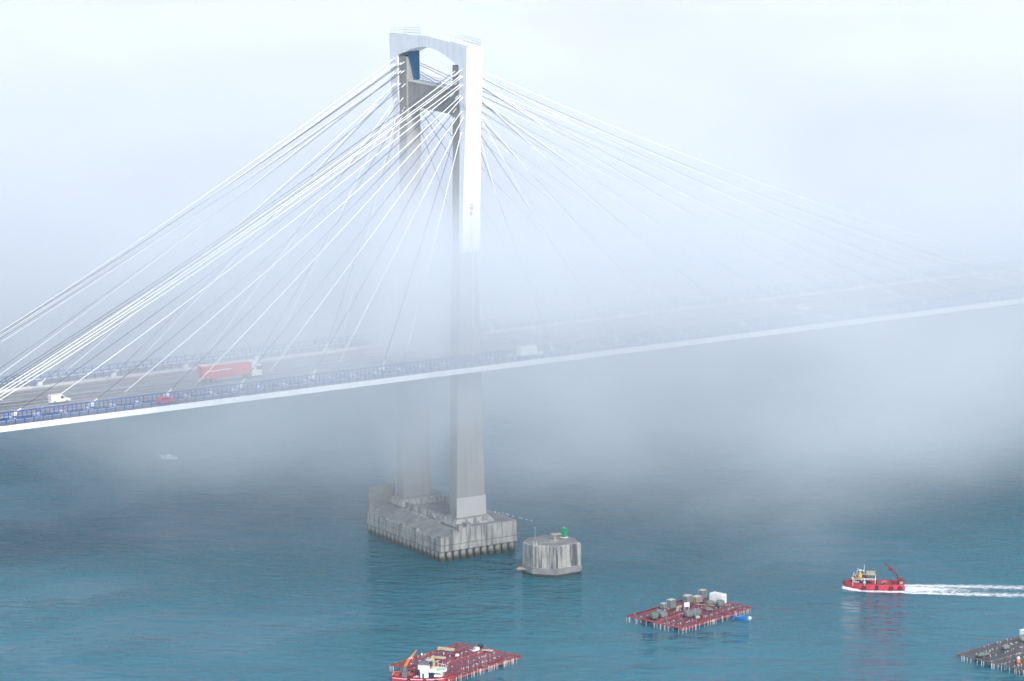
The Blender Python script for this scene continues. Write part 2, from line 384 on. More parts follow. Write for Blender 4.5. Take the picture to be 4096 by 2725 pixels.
for near in (True,False):
    yy=-3.35
    t=thing('hanger_rod',('thin white vertical hanger down the front of the near leg' if near else 'thin white vertical hanger on the outer side of the far leg'),'hanger rod',(0,mir(yy,near),Z_DECK+.2))
    mb=MB(); mb.tube((0,0,0),(0,0,34.5),.085,n=6); mb.build('rod','cable_white',t)
    mb=MB(); mb.tube((0,0,0),(0,0,1.4),.16,n=8); mb.build('socket','steel',t)

# ------------------------------------------------------------------ bridge deck
X0,X1=-300,440
dk=thing('bridge_deck','wide grey motorway deck with white edge crossing in front of the pylon','bridge deck',(0,0,0))
mb=MB(); mb.box(X0,X1,2.0,2*CY-2.0,42.9,45.30); mb.build('main_girder','concrete',dk)
for near in (True,False):
    ys=lambda a,b_: sorted((mir(a,near),mir(b_,near)))
    mb=MB(); y=ys(-8.98,-3.1); mb.box(X0,X1,y[0],y[1],44.36,45.30); mb.build('side_girder','white',dk)
    mb=MB(); y=ys(-9.22,-8.98); mb.box(X0,X1,y[0],y[1],44.36,45.56); mb.build('fascia','white',dk)
    mb=MB(); y=ys(-8.98,-3.3); mb.box(X0,X1,y[0],y[1],45.30,45.42); rd=mb.build('side_lane','asphalt',dk)
    mb=MB()
    for yy in (-8.35,-4.0): y=ys(yy-.08,yy+.08); mb.box(X0,X1,y[0],y[1],45.42,45.426)
    mb.build('lane_line','paint',rd)
    mb=MB()
    for k in range(int((X1-X0)/6)): x=X0+k*6; mb.box(x,x+.6,*ys(-3.1,2.0),44.5,45.28)
    struct(mb.build('strut_row','white',dk),'stuff')
    mb=MB(); y=ys(.9,2.0); mb.box(X0,X1,y[0],y[1],45.0,45.30);  mb.build('girder_edge','concrete',dk)
mb=MB(); mb.box(X0,X1,2.9,2*CY-2.9,45.30,45.44); road=mb.build('roadway','asphalt',dk)
mb=MB(); mb.box(X0,X1,.9,2.9,45.30,45.50); mb.build('walkway','walk',dk)
mb=MB(); mb.box(X0,X1,2*CY-2.9,2*CY-.9,45.30,45.50); mb.build('walkway','walk',dk)
mb=MB()
for yy in (4.2,11.1,13.5,20.3): mb.box(X0,X1,yy-.08,yy+.08,45.44,45.447)
mb.build('edge_line','paint',road)
mb=MB()
for yy in (7.65,16.9):
    x=X0
    while x<X1: mb.box(x,x+4.5,yy-.07,yy+.07,45.44,45.447); x+=12
mb.build('dash_line','paint',road)
# far and near white parapets of the original deck with gaps at the anchors
for near in (True,False):
    mb=MB(); y=sorted((mir(1.0,near),mir(1.35,near)))
    if not near:
        x=X0
        for xa in sorted([a for a in left_d[3:]]+[a for a in right_d]): 
            mb.box(x,xa-3.2,y[0],y[1],45.50,46.35); x=xa+1.6
        mb.box(x,X1,y[0],y[1],45.50,46.35)
        mb.build('parapet','barrier',dk)
def guardrail(y,label,h=.75,step=4.,double=False):
    t=thing('guardrail',label,'guardrail',(0,y,45.44),group='steel guardrails along the carriageways')
    mb=MB(); mb.box(X0,X1,-.04,.04,h-.32,h)
    if double: mb.box(X0,X1,-.035,.035,h+.28,h+.36)
    mb.build('rail_beam','steel',t)
    xs=[x for x in [X0+i*step for i in range(int((X1-X0)/step)+1)]]
    vis=[x for x in xs if -128<x<190][:100]; 
    pm=MB(); pm.box(-.05,.05,.06,.16,.0,h+(.36 if double else 0)); first=pm.build('post','steel',t,(vis[0],0,0))
    for x in vis[1:]: c=first.copy(); COL.objects.link(c); c.parent=t; c.location=(x,0,0)
    return t
guardrail(3.2,'grey double guardrail between the near carriageway and the pink walkway',double=True)
guardrail(12.25-.3,'steel guardrail on the near side of the central reservation')
guardrail(12.25+.3,'steel guardrail on the far side of the central reservation')
guardrail(21.2,'steel guardrail before the white parapet on the far carriageway edge')
def fence(y,z,h,step,label,pr,thick,midn,posts=True):
    t=thing('blue_fence',label,'bridge railing',(0,y,z),group='blue railings along the bridge')
    mb=MB(); mb.box(X0,X1,-thick/2,thick/2,h-thick,h); mb.build('top_rail','blue',t)
    mb=MB()
    for q in midn: mb.box(X0,X1,-.03,.03,h*q-.04,h*q+.04)
    mb.build('lower_rail','blue',t)
    xs=[X0+i*step for i in range(int((X1-X0)/step)+1)]
    near_=[x for x in xs if x>-124][:100]; rest=[x for x in xs if x not in set(near_)]
    hp=h-thick-.01
    pm=MB(); pm.box(-pr,pr,-.09,-.035,0,hp); first=pm.build('post','blue',t,(near_[0],0,0))
    for x in near_[1:]: c=first.copy(); COL.objects.link(c); c.parent=t; c.location=(x,0,0)
    pm=MB()
    for x in rest: pm.box(x-pr,x+pr,-.09,-.035,0,hp)
    struct(pm.build('post_row','blue',t),'stuff')
    return t
fence(-9.08,45.56,1.30,2.13,'thin blue outer fence standing on the near white deck edge',.10,.07,(.35,.68))
fence(-3.2,45.42,1.75,1.065,'thick-topped blue railing with close posts at the foot of the near stays',.11,.20,(.2,.58))
fence(2*CY+3.2,45.42,1.75,2.13,'blue railing beyond the white parapet at the foot of the far stays',.11,.14,(.3,.62))
fence(2*CY+9.08,45.56,1.45,2.13,'farthest blue fence on the outer edge of the far side lane, fading into fog',.13,.14,(.35,.68))
def lamp(x,y,z,h,lab):
    t=thing('marker_post',lab,'post',(x,y,z),group='slim posts on the deck')
    mb=MB(); mb.path([(0,0,0),(0,0,h*.85),(-.12,0,h*.97),(-.45,0,h)],.045,n=6); mb.build('pole','steel',t)
    mb=MB(); mb.box(-.7,-.4,-.09,.09,h-.06,h+.03); mb.build('head','white_gloss',t)
lamp(-84.5,12.25,45.44,3.4,'tallest slim grey post standing in the central reservation left of the truck')
lamp(-86.1,21.9,45.44,1.9,'short slim post against the white parapet of the far carriageway')
lamp(-111.0,-9.35,44.8,2.8,'slim white hooked post clipped outside the near fence')
lamp(-109.9,11.95,45.44,1.1,'low post on the central reservation near the left edge of the photo')

# ------------------------------------------------------------------ vehicles
def wheel(mb,x,y,r_=.34,w_=.22,mi=0): mb.tube((x,y-w_/2,r_),(x,y+w_/2,r_),r_,n=14,mi=mi)
def wheels(parent,xs,yw,r_=.34):
    k=0
    for x in xs:
        for s_ in (-1,1):
            mb=MB(); wheel(mb,x,s_*yw,r_); wh=mb.build('wheel','tyre',parent)
            mb=MB(); mb.tube((x,s_*(yw+.12),r_),(x,s_*(yw+.135),r_),r_*.55,n=10); mb.build('rim','steel',wh)
def car(lab,loc,rz,matn,L=4.3,W=1.75,H=1.45,cat='car',hatch=True):
    t=thing('car',lab,cat,loc,rz); h=L/2
    side=[(-h,.35),(-h,.85),(-h+.15,.98),(h-1.15,.93),(h-.15,.75),(h,.55),(h,.30)]
    def ring(y,k): return [(x,y,z) for x,z in side]
    mb=MB(); 
    w2=W/2
    mb.loft([[(x*.985,-w2+.02,z*.98) for x,z in side],[(x,-w2+.1,z) for x,z in side],[(x,w2-.1,z) for x,z in side],[(x*.985,w2-.02,z*.98) for x,z in side]])
    body=mb.build('body',matn,t)
    cab=[(-h+.12,.93),(-h+.35,H-.06),(-h+.6,H),(h-2.1,H),(h-1.85,H-.08),(h-1.15,.92)]
    mb=MB(); mb.loft([[(x,-w2+.12,z) if z<1 else (x,-w2+.28,z) for x,z in cab],[(x,w2-.12,z) if z<1 else (x,w2-.28,z) for x,z in cab]]); mb.build('cabin',matn,t)
    mb=MB()
    for s_ in (-1,1):
        a=[(-h+.5,1.0),(-h+.62,H-.14),(h-2.15,H-.14),(h-1.5,1.0)]
        mb.loft([[(x,s_*(w2-.13+.02) if z<1.05 else s_*(w2-.265+.02),z) for x,z in a],[(x,s_*(w2-.17),z) if z<1.05 else (x,s_*(w2-.3),z) for x,z in a]])
    mb.build('side_window','glass',t)
    mb=MB(); mb.hexa([(h-1.2,-w2+.2,.96),(h-1.12,-w2+.2,.97),(h-1.12,w2-.2,.97),(h-1.2,w2-.2,.96),(h-1.83,-w2+.33,H-.1),(h-1.78,-w2+.33,H-.08),(h-1.78,w2-.33,H-.08),(h-1.83,w2-.33,H-.1)]); mb.build('windscreen','glass',t)
    wheels(t,(-h+.8,h-.85),w2-.1,.32)
    return t
def van(lab,loc,rz,L=4.9,W=1.85,H=1.95):
    t=thing('van',lab,'van',loc,rz); h=L/2; w2=W/2
    prof=[(-h,.35),(-h,H-.12),(-h+.15,H),(h-2.25,H),(h-1.9,H-.06),(h-1.15,1.15),(h-.2,.95),(h,.72),(h,.32)]
    mb=MB(); mb.loft([[(x,-w2+.1 if z>1.3 else -w2+.02,z) for x,z in prof],[(x,w2-.1 if z>1.3 else w2-.02,z) for x,z in prof]]); mb.build('body','white_gloss',t)
    mb=MB()
    for s_ in (-1,1):
        a=[(h-2.35,1.12),(h-2.35,H-.28),(h-1.9,H-.28),(h-1.45,1.12)]
        mb.loft([[(x,s_*(w2-.015),z) for x,z in a],[(x,s_*(w2-.12),z) for x,z in a]])
    mb.build('side_window','glass',t)
    mb=MB(); mb.hexa([(h-1.2,-w2+.2,1.19),(h-1.1,-w2+.2,1.19),(h-1.1,w2-.2,1.19),(h-1.2,w2-.2,1.19),(h-1.86,-w2+.25,H-.12),(h-1.78,-w2+.25,H-.12),(h-1.78,w2-.25,H-.12),(h-1.86,w2-.25,H-.12)]); mb.build('windscreen','glass',t)
    mb=MB(); mb.bevel_box(-h+.2,h-2.5,-w2+.25,w2-.25,H,H+.1,.06); mb.build('roof_rack','rooftan',t)
    mb=MB(); mb.box(-h-.04,-h+.0,-w2+.1,-w2+.25,.8,1.2); mb.box(-h-.04,-h,w2-.25,w2-.1,.8,1.2); mb.build('tail_light','carred',t)
    mb=MB(); mb.box(h-.12,h+.03,-w2+.08,-w2+.4,.7,.85); mb.box(h-.12,h+.03,w2-.4,w2-.08,.7,.85); mb.build('headlight','lens',t)
    wheels(t,(-h+.9,h-.9),w2-.1,.33)
    return t
van('white van driving on the near carriageway at the left edge, behind a stay cable',(-99.0,7.2,45.45),0,L=4.7)
car('red hatchback on the near side lane seen through the blue railings',(-79.6,-6.0,45.43),0,'carred')
car('small white car far right on the near carriageway, nearly lost in fog',(101.5,8.0,45.45),0,'white_gloss')
car('faint white car at the right end of the bridge on the far carriageway',(166.0,16.5,45.45),R(180),'white_gloss')
# box van on near side lane
t=thing('box_van','white box van with boxy cargo body on the near side lane right of the pylon','van',(13.6,-6.0,45.43),0)
mb=MB(); mb.bevel_box(-3.1,1.25,-1.05,1.05,.75,2.95,.08); cg=mb.build('cargo_box','white_gloss',t)
mb=MB(); mb.box(-3.0,1.15,-1.0,1.0,2.95,2.98); mb.build('roof_panel','rooftan',cg)
pr_=[(1.3,.45),(1.3,2.25),(1.75,2.2),(2.35,1.35),(3.1,1.1),(3.2,.85),(3.2,.4)]
mb=MB(); mb.loft([[(x,-.93,z) for x,z in pr_],[(x,.93,z) for x,z in pr_]]); mb.build('cab','white_gloss',t)
mb=MB()
for s_ in (-1,1): mb.loft([[(x,s_*.94,z) for x,z in ((1.4,1.35),(1.4,2.0),(1.7,2.0),(2.15,1.35))],[(x,s_*.85,z) for x,z in ((1.4,1.35),(1.4,2.0),(1.7,2.0),(2.15,1.35))]])
mb.build('side_window','glass',t)
mb=MB(); mb.hexa([(2.36,-.8,1.4),(2.44,-.8,1.4),(2.44,.8,1.4),(2.36,.8,1.4),(1.82,-.75,2.15),(1.9,-.75,2.15),(1.9,.75,2.15),(1.82,.75,2.15)])
mb.build('windscreen','glass',t)
mb=MB(); mb.box(-3.0,3.0,-.7,.7,.35,.72); mb.build('chassis','tyre',t)
wheels(t,(-2.0,2.3),.88,.36)
# articulated lorry
t=thing('articulated_lorry','red curtain-sided articulated lorry with white cab on the near carriageway','lorry',(-54.6,9.2,45.45),0)
mb=MB(); mb.bevel_box(-9.0,3.1,-1.27,1.27,1.15,3.95,.06); tr=mb.build('trailer_curtain','truckred',t)
mb=MB(); mb.box(-9.0,3.1,-1.25,1.25,3.95,4.0); mb.build('trailer_roof','rooftan',tr)
mb=MB(); 
for zc,x0_,ln in ((2.75,-8.0,2.2),(2.8,-5.6,1.3),(2.82,-4.1,2.4)): mb.box(x0_,x0_+ln,-1.285,-1.272,zc-.12,zc+.12)
mb.build('trailer_stripe','white_gloss',tr)
mb=MB(); mb.box(-9.0,3.1,-1.2,1.2,1.0,1.14); mb.box(-6.5,1.0,-1.15,-1.05,.5,1.0); mb.build('chassis','steel',t)
cp=[(3.55,.55),(3.55,3.2),(3.75,3.75),(4.2,3.85),(5.3,3.2),(5.75,2.9),(5.95,1.9),(5.95,.5)]
mb=MB(); mb.loft([[(x,-1.2,z) for x,z in cp],[(x,1.2,z) for x,z in cp]]); cb=mb.build('cab','white_gloss',t)
mb=MB(); mb.hexa([(5.86,-1.1,1.95),(5.99,-1.1,1.95),(5.99,1.1,1.95),(5.86,1.1,1.95),(5.68,-1.1,2.85),(5.8,-1.1,2.85),(5.8,1.1,2.85),(5.68,1.1,2.85)]); mb.build('windscreen','glass',cb)
for s_ in (-1,1):
    mb=MB(); mb.box(4.6,5.5,*sorted((s_*1.225,s_*1.19)),1.9,2.7); mb.build('side_window','glass',cb)
mb=MB(); mb.box(5.55,5.85,-1.5,-1.25,1.9,2.7); mb.box(5.55,5.85,1.25,1.5,1.9,2.7); mb.build('mirror','dark',cb)
wheels(t,(-7.6,-6.3,-5.0,2.7,4.9),1.05,.5)

# ------------------------------------------------------------------ pylon footing
ft=thing('pylon_footing','big streaked concrete footing on rows of piles under the pylon legs','bridge footing',(0,0,0))
XA,YA,YB=10.3,-5.15,29.65
mb=MB(); mb.bevel_box(-XA,XA,YA,YB,2.4,3.75,.12); mb.build('pile_cap','concrete_stain',ft)
mb=MB(); mb.box(-XA+.12,XA-.12,YA+.12,YB-.12,3.75,3.87); mb.build('shadow_joint','wet',ft)
# stepped body: profile in x-z, sloping roof slabs at the left
body=[(-10.2,3.87),(10.2,3.87),(10.2,7.35),(-4.6,7.35),(-4.6,7.0),(-5.3,6.75),(-9.7,4.95),(-10.2,4.95)]
def extr(poly,y0,y1,matn,name,parent):
    tri=tessellate_polygon([[Vector((x,z,0)) for x,z in poly]]); n=len(poly); mb=MB()
    mb.add([(x,y0,z) for x,z in poly]+[(x,y1,z) for x,z in poly],[tuple(t_) for t_ in tri]+[tuple(n+i for i in t_[::-1]) for t_ in tri]+[(i,(i+1)%n,n+(i+1)%n,n+i) for i in range(n)])
    return mb.build(name,matn,parent)
extr(body,YA+.05,YB-.05,'concrete_stain','footing_body',ft)
extr([(-9.6,5.02),(-5.35,6.77),(-5.35,6.92),(-9.6,5.17)],YA+.9,CY-1.2,'slab_top','roof_slab',ft)
extr([(-9.6,5.02),(-5.35,6.77),(-5.35,6.92),(-9.6,5.17)],CY-.3,YB-2.4,'slab_top','roof_slab',ft)
mb=MB(); mb.box(-4.3,9.6,YA+.7,YB-.8,7.352,7.42); mb.build('roof_slab','slab_top',ft)
def post_(x0_,x1_,y0_,y1_,z1_):
    mb=MB(); mb.bevel_box(x0_,x1_,y0_,y1_,3.872,z1_-.18,.05); pp=mb.build('buttress','concrete_stain',ft)
    mb=MB(); mb.bevel_box(x0_-.12,x1_+.12,y0_-.12,y1_+.12,z1_-.18,z1_,.05); mb.build('cap_stone','slab_top',pp)
for (x0_,x1_,y0_,y1_,z1_) in ((-10.28,-9.2,-5.12,-3.4,6.0),(-7.2,-5.9,-5.2,-4.2,7.3),(-5.5,-4.6,-5.25,-4.2,8.2),(-3.3,-2.2,-5.25,-3.4,8.25),(-10.25,-9.5,5.9,7.6,5.9),(-10.25,-9.5,12.0,13.2,5.8),(-10.25,-9.5,20.2,22.6,5.8),(7.6,8.6,-5.2,-4.5,7.6)):
    post_(x0_,x1_,y0_,y1_,z1_)
# parapet strips along the left edge
for y0_,y1_ in ((-3.3,2.0),(2.6,5.8),(7.7,11.9),(13.3,20.1),(22.7,29.0)):
    mb=MB(); mb.box(-10.24,-9.85,y0_,y1_,3.872,5.25); mb.build('parapet','concrete_stain',ft)
# leg plinths with sloped aprons
for near in (True,False):
    mb=MB(); y=sorted((mir(-2.7,near),mir(2.7,near)))
    x1_=4.7 if near else 7.6
    mb.loft([[(-5.2,y[0]-.7,7.3),(x1_+.9,y[0]-.7,7.3),(x1_+.9,y[1]+.7,7.3),(-5.2,y[1]+.7,7.3)],[(-4.6,y[0],8.72),(x1_-.3,y[0],8.72),(x1_-.3,y[1],8.72),(-4.6,y[1],8.72)]])
    mb.build('plinth','concrete_stain',ft)
    mb=MB(); mb.box(-4.5,x1_-.4,y[0]+.1,y[1]-.1,8.72,9.02); mb.build('plinth_step','concrete',ft)
# central tie wall between the plinths and low cross walls
mb=MB(); mb.box(-4.45,-3.9,3.6,20.8,7.42,8.5); mb.build('tie_wall','concrete_stain',ft)
for yy in (7.0,11.5,15.5): 
    mb=MB(); mb.box(-4.7,-4.46,yy,yy+1.1,7.42,8.3); mb.build('tie_wall_panel','concrete_light',ft)
mb=MB(); mb.box(5.6,6.3,3.5,20.9,7.42,9.0); mb.build('tie_wall','concrete_stain',ft)
mb=MB(); mb.bevel_box(-9.9,-2.8,28.6,29.4,3.872,11.4,.15); mb.build('end_block','slab_top',ft)
# piles
pm=MB(); pm.tube((0,0,-3),(0,0,2.4),.72,n=14); pile0=None
px=[-XA+.95+i*(2*XA-1.9)/10 for i in range(11)]; py=[YA+.95+(i+1)*(YB-YA-1.9)/18 for i in range(17)]
spots=[(x,YA+.95) for x in px]+[(x,YB-.95) for x in px]+[(-XA+.95,y) for y in py]+[(XA-.95,y) for y in py]
for x,y in spots:
    if pile0 is None: pile0=pm.build('pile','pile',ft,(x,y,0))
    else: c=pile0.copy(); COL.objects.link(c); c.parent=ft; c.location=(x,y,0)
# dark inner screen so that one does not see through all piles to the far side: the inner rows
mb=MB()
for i in range(1,10,2):
    for j in range(1,16,2): mb.tube((px[i],py[j],-3),(px[i],py[j],2.4),.7,n=8)
struct(mb.build('inner_piles','pile',ft),'stuff')

# ------------------------------------------------------------------ mooring block
oct_=[(.6,-23.0),(.7,-27.2),(4.3,-31.2),(11.3,-31.0),(12.4,-27.2),(12.1,-22.6),(8.0,-20.3),(3.2,-20.6)]
mx_=sum(q[0] for q in oct_)/8; my_=sum(q[1] for q in oct_)/8
dl=thing('mooring_dolphin','eight-sided streaked concrete block standing alone in the water beside the footing','mooring block',(mx_,my_,0))
ring=lambda k,z,d=0:[((x-mx_)*k,(y-my_)*k,z) for x,y in oct_]
mb=MB(); mb.loft([ring(.99,1.9),ring(.99,6.9),ring(.96,7.1)]); mb.build('block','dolphin',dl)
mb=MB(); mb.loft([ring(1.0,-3),ring(1.01,.55)]); mb.build('algae_band','wet',dl)
mb=MB(); mb.loft([ring(1.008,.55),ring(1.008,1.95)]); mb.build('lower_band','slab_top',dl)
mb=MB(); mb.loft([ring(.93,7.1),ring(.92,7.22)]); mb.build('top_slab','slab_top',dl)
mb=MB(); mb.loft([ring(.5,7.22),ring(.48,7.34)]); mb.build('raised_pad','concrete',dl)
mb=MB(); 
for s_ in (-.3,.3): mb.tube((-5.4+s_*.8,-2.2-s_*.8,.8),(-5.4+s_*.8,-2.2-s_*.8,8.3),.05,n=5)
for k in range(22): mb.tube((-5.64,-1.96,1+k*.32),(-5.16,-2.44,1+k*.32),.03,n=4)
mb.build('ladder','rope',dl)
mb=MB(); mb.hexa([(-7.6,2.2,.9),(-5.6,.8,.9),(-5.6,2.9,.9),(-6.6,3.3,.9),(-7.6,2.2,1.15),(-5.6,.8,1.15),(-5.6,2.9,1.15),(-6.6,3.3,1.15)]); mb.build('landing_ledge','wood',dl)
t=thing('navigation_beacon','green square navigation beacon on the right of the mooring block','beacon',(10.4,-25.2,7.23),R(15))
mb=MB(); mb.box(-.62,.62,-.62,.62,0,.25); mb.build('base','white_gloss',t)
mb=MB(); mb.bevel_box(-.55,.55,-.55,.55,.25,2.15,.06); mb.build('body','green',t)
mb=MB(); mb.box(-.6,.6,-.6,.6,2.15,2.25); mb.build('cap','green',t)
mb=MB(); mb.tube((0,0,2.25),(0,0,2.6),.12,.08); mb.build('lantern','lens',t)
t=thing('concrete_table','pale T-shaped concrete slab on a short pillar atop the mooring block','mooring post',(7.0,-26.6,7.35),R(-20))
mb=MB(); mb.bevel_box(-.28,.28,-.3,.3,0,1.35,.04); mb.build('pillar','wood',t)
mb=MB(); mb.bevel_box(-.9,1.4,-.8,.8,1.35,1.5,.04); mb.build('slab','wood',t)
mb=MB(); mb.bevel_box(-1,1,-.8,.8,-.1,.02,.04); mb.build('base_pad','concrete_light',t)
t=thing('marker_pole','thin white pole standing at the back left of the mooring block','pole',(4.0,-23.0,7.22))
mb=MB(); mb.tube((0,0,0),(0,0,2.6),.035,n=5); mb.build('pole','rope',t)
mb=MB(); mb.tube((0,0,2.55),(0,0,2.75),.09,n=6); mb.build('lamp','white_gloss',t)

# ------------------------------------------------------------------ mussel rafts
def raft(lab,cx,cy,L,W,deg,beam,heavy,nlong,ncross,seed,floats=True,rim='rust'):
    rnd=random.Random(seed)
    t=thing('mussel_raft',lab,'mussel raft',(cx,cy,0),R(deg),group='mussel rafts')
    z=1.15; mb=MB()
    for i in range(ncross):
        x=-L/2+.25+i*(L-.5)/(ncross-1)+rnd.uniform(-.06,.06); dz=rnd.uniform(-.03,.03)
        wj=rnd.uniform(-.15,.25)
        mb.beam((x,-W/2-wj,z+dz),(x+rnd.uniform(-.1,.1),W/2+wj,z+dz),.15,.13)
    struct(mb.build('cross_beams',beam,t),'stuff')
    mb=MB()
    for i in range(nlong):
        y=-W/2+i*W/(nlong-1); big=i in (0,nlong-1) or i%3==0
        mb.beam((-L/2-.2,y,z-.2),(L/2+.2,y,z-.2),.32 if big else .2,.34 if big else .2)
    for i in range(0,nlong,3):
        y=-W/2+i*W/(nlong-1); mb.beam((-L/2,y,z+.17),(L/2,y,z+.17),.22,.2)
    mb.build('main_beams',heavy,t)
    mb=MB()
    for sx in (-1,1): mb.beam((sx*L/2,-W/2-.3,z+.16),(sx*L/2,W/2+.3,z+.16),.22,.22)
    for sy in (-1,1): mb.beam((-L/2-.3,sy*W/2,z+.17),(L/2+.3,sy*W/2,z+.17),.22,.22)
    mb.build('rim_beam',rim,t)
    for fx in (-.33,0,.33):
        for fy in (-.3,.3):
            mb=MB(); mb.tube((fx*L-1.8,fy*W,.25),(fx*L+1.8,fy*W,.25),.75,n=12); mb.build('float','dark',t)
    # hanging ropes, hundreds of them
    mb=MB()
    for i in range(int(L*W*.36)):
        x=-L/2+.5+rnd.random()*(L-1); y=-W/2+round(rnd.random()*(nlong-1))*W/(nlong-1)+rnd.choice((-.18,.18))
        hh=rnd.uniform(.12,.3)
        mb.tube((x,y,-.3),(x+rnd.uniform(-.1,.1),y,z+hh),.028,n=4)
        mb.blob((x,y,z+hh),.09,.09,.1,seed=i,n=5,m_=4)
    for i in range(int(L*1.6)):
        x=-L/2+rnd.random()*L; mb.tube((x,-W/2-.22,-.2),(x+rnd.uniform(-.08,.08),-W/2-.22,z+.1),.035,n=4)
    for i in range(int(W*1.2)):
        y=-W/2+rnd.random()*W; mb.tube((-L/2-.2,y,-.2),(-L/2-.2,y,z+.1),.035,n=4)
    struct(mb.build('mussel_ropes','rope',t),'stuff')
    def P(u_,v_,zz=z+.28): # raft coords (fractions of half length / width)
        a=R(deg); x=u_*L/2;y=v_*W/2
        return (cx+x*math.cos(a)-y*math.sin(a),cy+x*math.sin(a)+y*math.cos(a),zz)
    return t,P
r2_,P2=raft('red steel mussel raft loaded with nets and a white container, right of the mooring block',9.6,-76.7,23.3,15.2,15.2,'rust','rust',7,24,3,rim='rust')
r1_,P1=raft('red steel mussel raft in the lower middle with the crane boat moored to its corner',-53.0,-82.7,22.0,16.2,18.5,'rust','rust',7,24,5,rim='rust2')
r3_,P3=raft('weathered grey-brown timber mussel raft cut by the lower right corner',49.9,-141.6,24,17,11.5,'oldwood','oldwood',7,32,8,rim='oldwood')

def net(lab,loc,rx,ry,rz_,seed,matn='net',cat='net bundle',group='net bundles on the raft'):
    rz_*=.72; mb=MB(); mb.blob((0,0,rz_*.85),rx,ry,rz_,seed=seed,n=16,m_=9,amp=.05,power=.65)
    t=thing('net_bundle',lab,cat,loc,0,group)
    mb.build('net_pile',matn,t)
    mb=MB(); mb.path([(-rx*.3,-ry*.92,.1),(-rx*.32,-ry*.7,rz_*1.5),(-rx*.1,0,rz_*1.9),(rx*.2,ry*.5,rz_*1.8)],.035,n=5); mb.build('tie_rope','rope',t)
    return t
def crate(lab,loc,w_,d,h,deg,matn='crate',cat='crate stack',group='slatted crates on the raft'):
    h*=.70; t=thing('crate_stack',lab,cat,loc,R(deg),group)
    mb=MB(); mb.box(-w_/2+.09,w_/2-.09,-d/2+.09,d/2-.09,.05,h-.05); mb.build('core','dark',t)
    mb=MB(); k=int(h/.22)
    for i in range(k+1):
        z=i*(h-.08)/k; 
        mb.box(-w_/2,w_/2,-d/2,-d/2+.06,z,z+.1); mb.box(-w_/2,w_/2,d/2-.06,d/2,z,z+.1)
        mb.box(-w_/2,-w_/2+.06,-d/2+.06,d/2-.06,z,z+.1); mb.box(w_/2-.06,w_/2,-d/2+.06,d/2-.06,z,z+.1)
    n=max(2,int(w_/.35))
    for i in range(n+1):
        x=-w_/2+i*(w_-.07)/n; mb.box(x,x+.07,-d/2-.03,-d/2-.002,0,h); mb.box(x,x+.07,d/2+.002,d/2+.03,0,h)
    for i in range(3):
        y=-d/2+i*(d-.07)/2; mb.box(-w_/2-.03,-w_/2-.002,y,y+.07,0,h)
    mb.build('slats',matn,t)
    mb=MB(); mb.box(-w_/2,w_/2,-d/2,d/2,h,h+.06); mb.build('lid','concrete_light',t)
    return t
# things on raft 2: positions measured on the photograph
net('squat green net bundle nearest the left tip of the container raft',P2(-.83,.22),.95,.85,1.05,11,'netgreen')
net('grey net bundle with white rope, just right of the green one',P2(-.66,.10),.95,.8,1.0,12)
net('pale grey net bundle behind the white-roped one',P2(-.58,.38),.8,.75,.9,13)
net('darker left net bundle of the front middle pair with a teal cloth',P2(-.30,-.36),1.0,.95,1.05,14)
net('lighter right net bundle of the front middle pair with a teal cloth',P2(-.14,-.42),1.05,1.0,1.1,15)
net('low grey net bundle in the centre of the container raft',P2(.27,-.35),.8,.7,.55,16)
net('dark round net bundle in front of the white container',P2(.66,-.30),.95,.9,1.05,17)
net('grey net bundle half hidden behind the dark round one by the container',P2(.60,.02),.9,.8,.75,18)
net('tan-topped net bundle at the back edge between two crates',P2(.60,.92),.8,.8,1.0,19)
mb=MB(); mb.blob((0,0,.3),.5,.35,.3,seed=4,amp=.1); tag(mb.build('cloth_heap','teal',None,P2(-.24,-.56)),'teal cloth heaped between two grey net bundles','cloth')
mb=MB(); mb.blob((0,0,.3),.6,.35,.35,seed=9,amp=.1); tag(mb.build('sack_heap','wood',None,P2(-.31,-.72)),'tan sacks lying in front of the teal cloth','sacks')
crate('tall grey slatted crate stack at the left back edge of the container raft',P2(-.02,.66),1.6,1.3,2.5,15)
crate('short grey crate stack just left of the tall one at the back edge',P2(-.12,.80),1.2,1.1,1.35,15)
crate('grey slatted crate stack at the back beside the tan one',P2(.50,.72),1.8,1.3,2.0,15)
crate('tan slatted crate in front of the back grey crates',P2(.62,.52),1.8,1.4,1.75,15,'wood')
crate('pale slatted crate stack half hidden behind the white container',P2(.93,.72),1.5,1.2,2.4,15)
t=thing('white_container','white box container with rusty lower corner on the mussel raft','container',P2(.84,.02),R(-74))
mb=MB(); mb.bevel_box(-1.7,1.7,-.9,.9,0,2.0,.06); c_=mb.build('shell','white_gloss',t)
mb=MB()
for x in (-1.2,.1,.6): mb.box(x,x+.35,-.915,-.902,1.0,1.15)
mb.box(1.702,1.72,-.7,-.62,.2,1.8); mb.box(1.702,1.72,.0,.08,.2,1.8); mb.build('fittings','steel',c_)
mb=MB(); mb.box(-1.65,1.65,-.85,.85,2.002,2.04); mb.build('roof','white',c_)
mb=MB(); mb.box(1.1,1.68,-.913,-.902,.05,.6); mb.build('rust_patch','rust2',c_)
t=thing('sign_board','white square sign board on two legs in the middle of the container raft','sign',P2(.02,.12),R(-10))
mb=MB(); mb.box(-.62,.62,-.03,.03,.75,1.75); mb.build('board','white_gloss',t)
mb=MB(); mb.box(-.5,-.42,-.02,.06,0,.8); mb.box(.42,.5,-.02,.06,0,.8); mb.build('leg','rope',t)
def plank(lab,loc,L,deg,w_=.35,h=.2,matn='wood'):
    mb=MB(); mb.bevel_box(-L/2,L/2,-w_/2,w_/2,0,h,.05); q=mb.build('plank',matn,None,loc); q.rotation_euler=(0,0,R(deg)); tag(q,lab,'plank')
